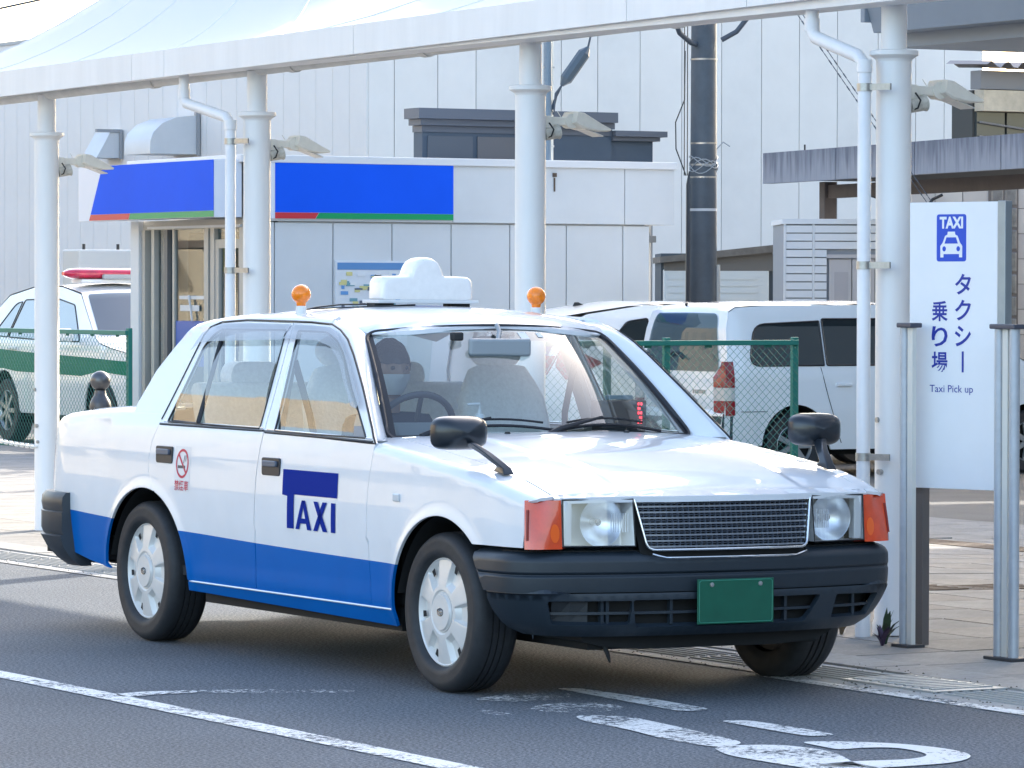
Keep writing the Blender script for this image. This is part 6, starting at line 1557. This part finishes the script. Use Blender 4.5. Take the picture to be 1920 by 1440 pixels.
def ap(ax, az, a, a0=180, a1=0, n=16): return [(ax+a*math.cos(R_(q)), az+a*math.sin(R_(q))) for q in np.linspace(a0, a1, n)]
# ---- white van, tail towards the fence
wv = lambda x, z: float(np.interp(z, [0, .3, .6, .95, 1.5, 1.62], [.80, .83, .845, .835, .70, .655]))*(1-.05*sstep(.25, -.02, x)-.10*sstep(3.5, 4.25, x))
vprof = [(-.02, .28), (-.03, .50), (-.02, .60), (.02, .62), (.03, .95), (.075, 1.38), (.12, 1.54), (.20, 1.585), (.6, 1.605), (1.8, 1.61), (2.55, 1.56), (2.75, 1.50), (3.35, 1.08), (3.9, .98), (4.15, .85), (4.2, .60), (4.22, .28)]
vout = [(.0, .28), (.0, .60), (.03, .95), (.075, 1.38), (.12, 1.53), (.2, 1.575), (.6, 1.595), (1.8, 1.60), (2.55, 1.55), (2.75, 1.49), (3.35, 1.07), (3.9, .97), (4.15, .84), (4.2, .60), (4.2, .28)]+ap(3.42, .31, .36, 0, 180)+[(3.05, .26), (1.15, .26)]+ap(.76, .31, .37, 0, 180)
vout = vout[::-1]
vwin = [roundpoly([(.26, 1.04), (1.08, 1.04), (1.08, 1.45), (.36, 1.42)], [.12, .01, .01, .12], 5), roundpoly([(1.11, 1.04), (1.95, 1.04), (1.95, 1.47), (1.11, 1.47)], .02, 3), roundpoly([(1.99, 1.04), (3.05, 1.04), (2.62, 1.47), (1.99, 1.47)], .03, 3)]
van, vf, vL, vs_ = vehicle('parked_van', (-19.85, 12.45), R_(90), 'white parked estate van behind the fence with a tall red tail lamp', vprof, wv, [(.76, .31, .37), (3.42, .31, .36)], vout, vwin, M_TG, M_VW, .30, z0=-.215)
def onstrip(name, f, u0, u1, t0, t1, m, par, off=.006, rad=.04, k=5, **kk):
    ol = roundpoly([(u0, t0), (u1, t0), (u1, t1), (u0, t1)], rad, k)
    return panel(name, ol, lambda u, t: f(u, t), m, par, step=.08, gu=.15, gv=.25, thick=0, off=-off if kk.get('flip') else off)
def ustrip(L, prof, i, fr=0): return L[i]+(L[i+1]-L[i])*fr
panel('rear_window', roundpoly([(ustrip(vL, vprof, 4, .08), -.86), (ustrip(vL, vprof, 5, .85), -.80), (ustrip(vL, vprof, 5, .85), .80), (ustrip(vL, vprof, 4, .08), .86)], .10, 6), lambda u, t: vf(u, t), glass('rear_blue_glass', (.26, .33, .36), 1.0), van, step=.08, gu=.1, gv=.2, thick=0, off=.010)
panel('windscreen', roundpoly([(ustrip(vL, vprof, 11, .06), -.92), (ustrip(vL, vprof, 11, .96), -.92), (ustrip(vL, vprof, 11, .96), .92), (ustrip(vL, vprof, 11, .06), .92)], .06, 4), lambda u, t: vf(u, t), M_CG, van, step=.1, gu=.2, gv=.25, thick=0, off=.010)
M_TR = mat('lamp_red', (.27, .003, .012), .2, coat=.35, noise=.15, nscale=12); M_CLR = mat('lamp_clear', (.55, .52, .50), .15, coat=1)
for s_ in (-1, 1):
    def tl(z0_, z1_, m, nm):
        b = MB(); b.loft([[(.10, s_*(wv(.1, z)+.006), z), (.015, s_*(wv(.02, z)+.008), z), (-.012+.02*(z > .9), s_*(wv(0, z)-.03), z), (-.012+.03*(z > .95), s_*(wv(0, z)-.17+.13*sstep(.95, 1.08, z)), z), (.05, s_*(wv(0, z)-.15+.11*sstep(.95, 1.08, z)), z), (.12, s_*(wv(0, z)-.06), z)] for z in np.linspace(z0_, z1_, 6)]); return b.build(nm, m, van, 50)
    tl(.585, .72, M_TR, 'tail_lamp'); tl(.722, .84, M_CLR, 'reversing_lamp'); tl(.842, 1.08, M_TR, 'tail_lamp')
    b = MB(); b.loft([[(.12, s_*(wv(.1, z)+.004), z), (-.03, s_*(wv(0, z)-.01), z), (-.05, s_*(wv(0, z)-.20), z), (.1, s_*(wv(0, z)-.2), z)] for z in (.30, .40, .58)]); b.build('bumper_corner', mat('bumper_slate', (.03, .05, .06), .5), van, 50)
MB().bx(-.055, -.02, -.60, .60, .32, .56).build('rear_bumper', mat('bumper_slate'), van, bev=.01)
for x_ in (1.10, 1.97, 3.08):
    b = MB(); b.tube([(x_+(.22*((1.02-z)/.7)**1.2 if x_ < 1.2 else 0)-(.06 if x_ < 1.2 else 0), -wv(x_, z)-.002, z) for z in np.linspace(.32, 1.02, 8)], .0035, 5); b.build('door_seam', M_DARK, van)
b = MB(); b.tube([(x_, -wv(x_, .62)-.002, .62) for x_ in np.linspace(.16, .44, 4)], .003, 5); b.build('body_crease', M_DARK, van)
for x_ in (1.28, 2.12): MB().box((x_, -wv(x_, .86)-.012, .86), (.17, .03, .03)).build('door_handle', M_VW, van, bev=.008)

b = MB()
for k in range(6): b.box((-.0, -.46+k*.038, .80), (.012, .028, .035))
o = b.build('model_script', M_CHR, van); o['kind'] = 'stuff'
MB().tube([(.008+.05*0, .02+.04*math.cos(a), .92+.03*math.sin(a)) for a in np.linspace(0, 2*PI, 16, endpoint=False)], .006, 5, closed=True).build('tail_emblem', M_CHR, van, 50)
MB().lathe([(0, 0), (.018, 0), (.016, .014), (0, .018)], 12, Matrix.Translation((.15, .1, 1.60)) @ Matrix.Rotation(R_(-80), 4, 'Y')).build('washer_nozzle', M_BLK, van)
MB().tube([(-.0, .25, 1.10), (-.02, .05, 1.16), (-.025, -.12, 1.10)], .012, 6).build('rear_wiper', M_BLK, van, 50)
# ---- white hatchback behind the van
wh = lambda x, z: float(np.interp(z, [0, .3, .6, .95, 1.45, 1.62], [.80, .85, .87, .84, .66, .58]))*(1-.10*sstep(.5, -.05, x)-.12*sstep(3.7, 4.5, x))
hprof = [(-.02, .30), (-.04, .60), (.0, .90), (.06, .98), (.30, 1.30), (.26, 1.42), (.20, 1.445), (.22, 1.47), (.55, 1.52), (1.2, 1.60), (1.9, 1.60), (2.5, 1.50), (3.4, 1.12), (4.1, .95), (4.5, .72), (4.52, .30)]
hout = [(0, .30), (-.02, .60), (.02, .90), (.08, .98), (.32, 1.30), (.32, 1.42), (.55, 1.50), (1.2, 1.585), (1.9, 1.585), (2.5, 1.485), (3.4, 1.105), (4.1, .94), (4.48, .72), (4.5, .30)]+ap(3.6, .32, .37, 0, 180)+[(3.2, .26), (1.2, .26)]+ap(.85, .32, .37, 0, 180)
hwin = [roundpoly([(.62, 1.10), (1.22, 1.10), (1.22, 1.46), (.98, 1.43)], [.06, .02, .02, .05], 4), roundpoly([(1.26, 1.10), (2.1, 1.10), (2.1, 1.48), (1.26, 1.47)], .03, 4), roundpoly([(2.14, 1.10), (3.1, 1.10), (2.55, 1.44), (2.14, 1.48)], .03, 4)]
hb, hf, hL, hs_ = vehicle('parked_hatchback', (-22.35, 12.0), R_(90), 'white hatchback with roof spoiler parked beyond the van', hprof, wh, [(.85, .32, .37), (3.6, .32, .37)], hout[::-1], hwin, M_TG, M_VW, .31, z0=-.215)
panel('rear_window', roundpoly([(hL[3]+.03, -.84), (hL[4]-.01, -.78), (hL[4]-.01, .78), (hL[3]+.03, .84)], .06, 4), lambda u, t: hf(u, t), M_TG, hb, step=.08, gu=.1, gv=.2, thick=0, off=.008)
for s_ in (-1, 1):
    b = MB(); b.loft([[(.34-.0, s_*(wh(.3, z)+.006), z), (-.0+(z-.9)*.3, s_*(wh(0, z)-.01), z), (-.03+(z-.9)*.3, s_*(wh(0, z)-.24+(z-.85)*.3), z), (.10, s_*(wh(0, z)-.2), z)] for z in (.92, .98, 1.05, 1.10)]); b.build('tail_lamp', M_TR, hb, 50)
panel('tail_lamp', roundpoly([(.22, .86), (.62, 1.03), (.40, 1.13), (.20, 1.17), (.12, 1.0)], .03), hs_, M_TR, hb, step=.05, gu=.08, gv=.06, thick=.02, off=.012, both=True)
MB().bx(.17, .205, -.30, .30, 1.425, 1.455).build('stop_lamp', M_TR, hb, bev=.004)
MB().bx(.17, .24, -.60, -.30, 1.43, 1.465).build('spoiler_lamp', M_TR, hb, bev=.004)
b = MB(); b.loft([[(.75, -.012, 1.555), (.75, .012, 1.555), (.92, .012, 1.57), (.92, -.012, 1.57)], [(.78, -.004, 1.615), (.78, .004, 1.615), (.82, .004, 1.615), (.82, -.004, 1.615)]]); b.build('antenna_fin', M_BLK, hb)
# ---- patrol car
wp = lambda x, z: float(np.interp(z, [0, .35, .7, 1.10, 1.62, 1.75], [.84, .89, .91, .87, .66, .60]))*(1-.10*sstep(.5, -.05, x)-.10*sstep(3.9, 4.65, x))
pprof = [(-.02, .40), (-.03, .80), (.05, 1.10), (.40, 1.50), (.60, 1.66), (1.2, 1.75), (2.0, 1.76), (2.6, 1.68), (3.42, 1.20), (3.6, 1.14), (4.3, 1.04), (4.58, .85), (4.62, .40)]
pout = [(0, .40), (-.01, .80), (.07, 1.10), (.42, 1.50), (.62, 1.645), (1.2, 1.735), (2.0, 1.745), (2.6, 1.665), (3.42, 1.19), (3.6, 1.13), (4.3, 1.03), (4.56, .85), (4.6, .40)]+ap(3.7, .38, .43, 0, 180)+[(3.2, .34), (1.5, .34)]+ap(1.03, .38, .43, 0, 180)
pwin = [roundpoly([(.55, 1.20), (.98, 1.18), (1.06, 1.58), (.90, 1.56)], [.06, .02, .02, .08], 4), roundpoly([(1.02, 1.18), (1.92, 1.16), (1.95, 1.62), (1.12, 1.60)], .03, 4), roundpoly([(1.97, 1.16), (3.05, 1.15), (2.55, 1.55), (2.0, 1.62)], .04, 4)]
pc, pf, pL, ps_ = vehicle('patrol_car', (-31.85, 11.15), R_(0), 'white and green patrol car with a red roof light bar behind the left fence', pprof, wp, [(1.03, .38, .43), (3.7, .38, .43)], pout[::-1], pwin, M_CG, M_VW, .355, z0=-.20)
panel('windscreen', roundpoly([(pL[7]+.05, -.90), (pL[8]-.03, -.94), (pL[8]-.03, .94), (pL[7]+.05, .90)], .06, 4), lambda u, t: pf(u, t), glass('patrol_windscreen', (.22, .28, .34), 1.3), pc, step=.1, gu=.2, gv=.25, thick=0, off=.008)
M_PG = mat('patrol_green', (.006, .17, .09), .5, spec=.2)
panel('green_stripe', [(.0, .86), (.55, .82), (1.0, .83), (1.4, .80), (3.2, .78), (3.7, .84), (4.3, .80), (4.45, .86), (4.3, .95), (3.4, .98), (1.6, 1.02), (.4, 1.06), (.04, 1.08)][::1], ps_, M_PG, pc, step=.08, gu=.2, gv=.1, thick=0, off=.004, both=True)
b = MB(); b.prism([(.45, .30), (4.2, .30), (4.2, .42), (.45, .42)], -.80, .80, 'y'); b.build('side_cladding', mat('bumper_slate'), pc)
MB().box((2.95, -1.0, 1.22), (.16, .20, .15)).build('door_mirror', M_VW, pc, bev=.04); MB().box((2.95, 1.0, 1.22), (.16, .20, .15)).build('door_mirror', M_VW, pc, bev=.04)
MB().box((4.42, -.66, .92), (.25, .30, .12)).build('headlamp', M_CLR, pc, bev=.03); MB().box((4.42, .66, .92), (.25, .30, .12)).build('headlamp', M_CLR, pc, bev=.03)
MB().box((2.35, -wp(2.3, 1.0)-.01, 1.05), (.2, .03, .035)).build('door_handle', M_VW, pc, bev=.01); MB().box((1.25, -wp(1.3, 1.0)-.01, 1.06), (.2, .03, .035)).build('door_handle', M_VW, pc, bev=.01)
lbr = empty('light_bar', (0, 0, 0)); lbr.parent = pc
b = MB(); b.loft([[(2.15+.14*math.cos(a)*k, y, 1.895+.062*math.sin(a)*k) for a in np.linspace(0, 2*PI, 16, endpoint=False)] for y, k in ((-.66, .35), (-.60, .8), (-.5, 1), (.5, 1), (.6, .8), (.66, .35))]); b.build('red_dome', mat('lightbar_red', (.62, .012, .06), .12, coat=1, noise=.3, nscale=9), lbr, 50)
MB().bx(2.0, 2.3, -.5, .5, 1.79, 1.83).build('bar_base', mat('beacon_base'), lbr, bev=.01)
MB().bx(2.28, 2.34, -.25, .3, 1.835, 1.885).build('speaker_grille', mat('speaker_grey', (.35, .37, .38), .5), lbr, bev=.01)

# ================================================================== DRIVER
def skin_body(name, verts, edges, radii, mt, parent, root=0, sub=2):
    me = bpy.data.meshes.new(name); me.from_pydata(verts, edges, []); o = bpy.data.objects.new(name, me); COL.objects.link(o); o.parent = parent
    o.modifiers.new('skin', 'SKIN'); o.modifiers.new('sub', 'SUBSURF').levels = sub; o.modifiers['sub'].render_levels = sub
    for i, r in enumerate(radii): me.skin_vertices[0].data[i].radius = (r, r) if not hasattr(r, '__len__') else r
    me.skin_vertices[0].data[root].use_root = True
    o.modifiers['skin'].use_smooth_shade = True; me.materials.append(mt); return o
dv = empty('person', (-1.245, -.36, .515), label='driver in dark clothes with a pale face mask, seated at the wheel', cat='person')
M_CLO = mat('navy_uniform', (.018, .022, .035), .8, bump=.2, bscale=40); M_SKN = mat('skin', (.22, .13, .09), .55); M_HAIR = mat('dark_hair', (.010, .009, .010), .5, bump=.5, bscale=80)
V = [(0, 0, .03), (.00, 0, .22), (-.02, 0, .40), (-.01, 0, .50), (.0, 0, .565),
     (.0, -.16, .44), (.10, -.20, .27), (.28, -.14, .34), (.0, .16, .44), (.10, .20, .27), (.28, .13, .34),
     (.22, -.10, .02), (.42, -.12, .04), (.58, -.12, -.24), (.22, .10, .02), (.42, .12, .04), (.58, .12, -.24)]
E = [(0, 1), (1, 2), (2, 3), (3, 4), (2, 5), (5, 6), (6, 7), (2, 8), (8, 9), (9, 10), (0, 11), (11, 12), (12, 13), (0, 14), (14, 15), (15, 16)]
Rr = [(.15, .12), (.14, .11), (.15, .10), .065, .055, .062, .048, .038, .062, .048, .038, .085, .07, .045, .085, .07, .045]
skin_body('body', V, E, Rr, M_CLO, dv)
# head: shaped ellipsoid with nose, ears, mask and hair
def head_pt(a, e):
    ca, sa, ce, se = math.cos(a), math.sin(a), math.cos(e), math.sin(e)
    x = .098*ce*ca; y = .076*ce*sa; z = .118*se
    if se < 0: x *= 1-.18*(-se)**1.5*(1 if ca < 0 else .4); y *= 1-.30*(-se)**1.3
    fr_ = max(0, ca)**10
    x += fr_*.020*math.exp(-((e+.10)/.16)**2)*math.exp(-(sa/.20)**2)      # nose
    x -= fr_*.0*1; x += max(0, ca)**4*.006*math.exp(-((e-.28)/.12)**2)     # brow
    x -= .007*max(0, ca)**3*math.exp(-((e-.12)/.09)**2)*(math.exp(-((sa-.36)/.16)**2)+math.exp(-((sa+.36)/.16)**2))
    return (.02+x, y, .665+z)
M_h = Matrix.Translation((0, 0, 0))
b = MB(); b.grid(lambda a, e: head_pt(a, e), list(np.linspace(0, 2*PI, 49)), list(np.linspace(-PI/2+.05, PI/2, 33))); b.build('head', M_SKN, dv, 60)
b = MB(); b.tube([(0, 0, .50), (.005, 0, .58)], .052, 14); b.build('neck', M_SKN, dv, 60)
def hair(a, e):
    x, y, z = head_pt(a, e); c_ = Vector((.02, 0, .665)); d_ = Vector((x, y, z))-c_; k = 1.10+.03*math.sin(a*9)*math.cos(e*7); return tuple(c_+d_*k+Vector((-.004, 0, .004)))
b = MB(); az = np.linspace(-PI, PI, 49)
lowf = lambda a: (-.05 if abs(a) > 1.7 else (-.02 if abs(a) > 1.15 else .22+.02*math.sin(a*11)))
cols2 = []
b.loft([[hair(a, lowf(a)+(PI/2-lowf(a))*t) for t in np.linspace(0, 1, 12)] for a in az], closed=False, caps=False); b.build('hair', M_HAIR, dv, 60)
b = MB(); b.grid(lambda a, e: tuple(Vector((.02, 0, .665))+(Vector(head_pt(a, e))-Vector((.02, 0, .665)))*1.06), list(np.linspace(-1.15, 1.15, 15)), list(np.linspace(-.85, -.08, 9))); b.build('face_mask', mat('mask_white', (.42, .44, .46), .8), dv, 60)
for s_ in (-1, 1):
    b = MB(); b.loft([[(.02+.012*math.cos(q)*k, s_*(.076+d), .66+.028*math.sin(q)*k) for q in np.linspace(0, 2*PI, 12, endpoint=False)] for d, k in ((-.006, .8), (.004, 1), (.010, .9), (.011, .3))]); b.build('ear', M_SKN, dv, 60)
    MB().lathe([(0, .010), (.006, .008), (.010, 0)], 12, Matrix.Translation((.104, s_*.030, .680)) @ Matrix.Rotation(PI/2, 4, 'Y')).build('eye', mat('eye_dark', (.02, .015, .012), .2), dv, 50)
    # hand with fingers on the wheel rim
    hv = [(.28, s_*.13, .34), (.33, s_*.135, .365)]; he = [(0, 1)]; hr = [.030, (.032, .018)]
    for k in range(4):
        o_ = len(hv); yk = s_*(.135+(k-1.5)*.019); hv += [(.355, yk, .385), (.378, yk, .383), (.385, yk, .362-.003*abs(k-1.5))]; he += [(1, o_), (o_, o_+1), (o_+1, o_+2)]; hr += [.0095, .0085, .0075]
    o_ = len(hv); hv += [(.335, s_*.100, .372), (.355, s_*.088, .368)]; he += [(1, o_), (o_, o_+1)]; hr += [.011, .009]
    skin_body('hand', hv, he, hr, M_SKN, dv)
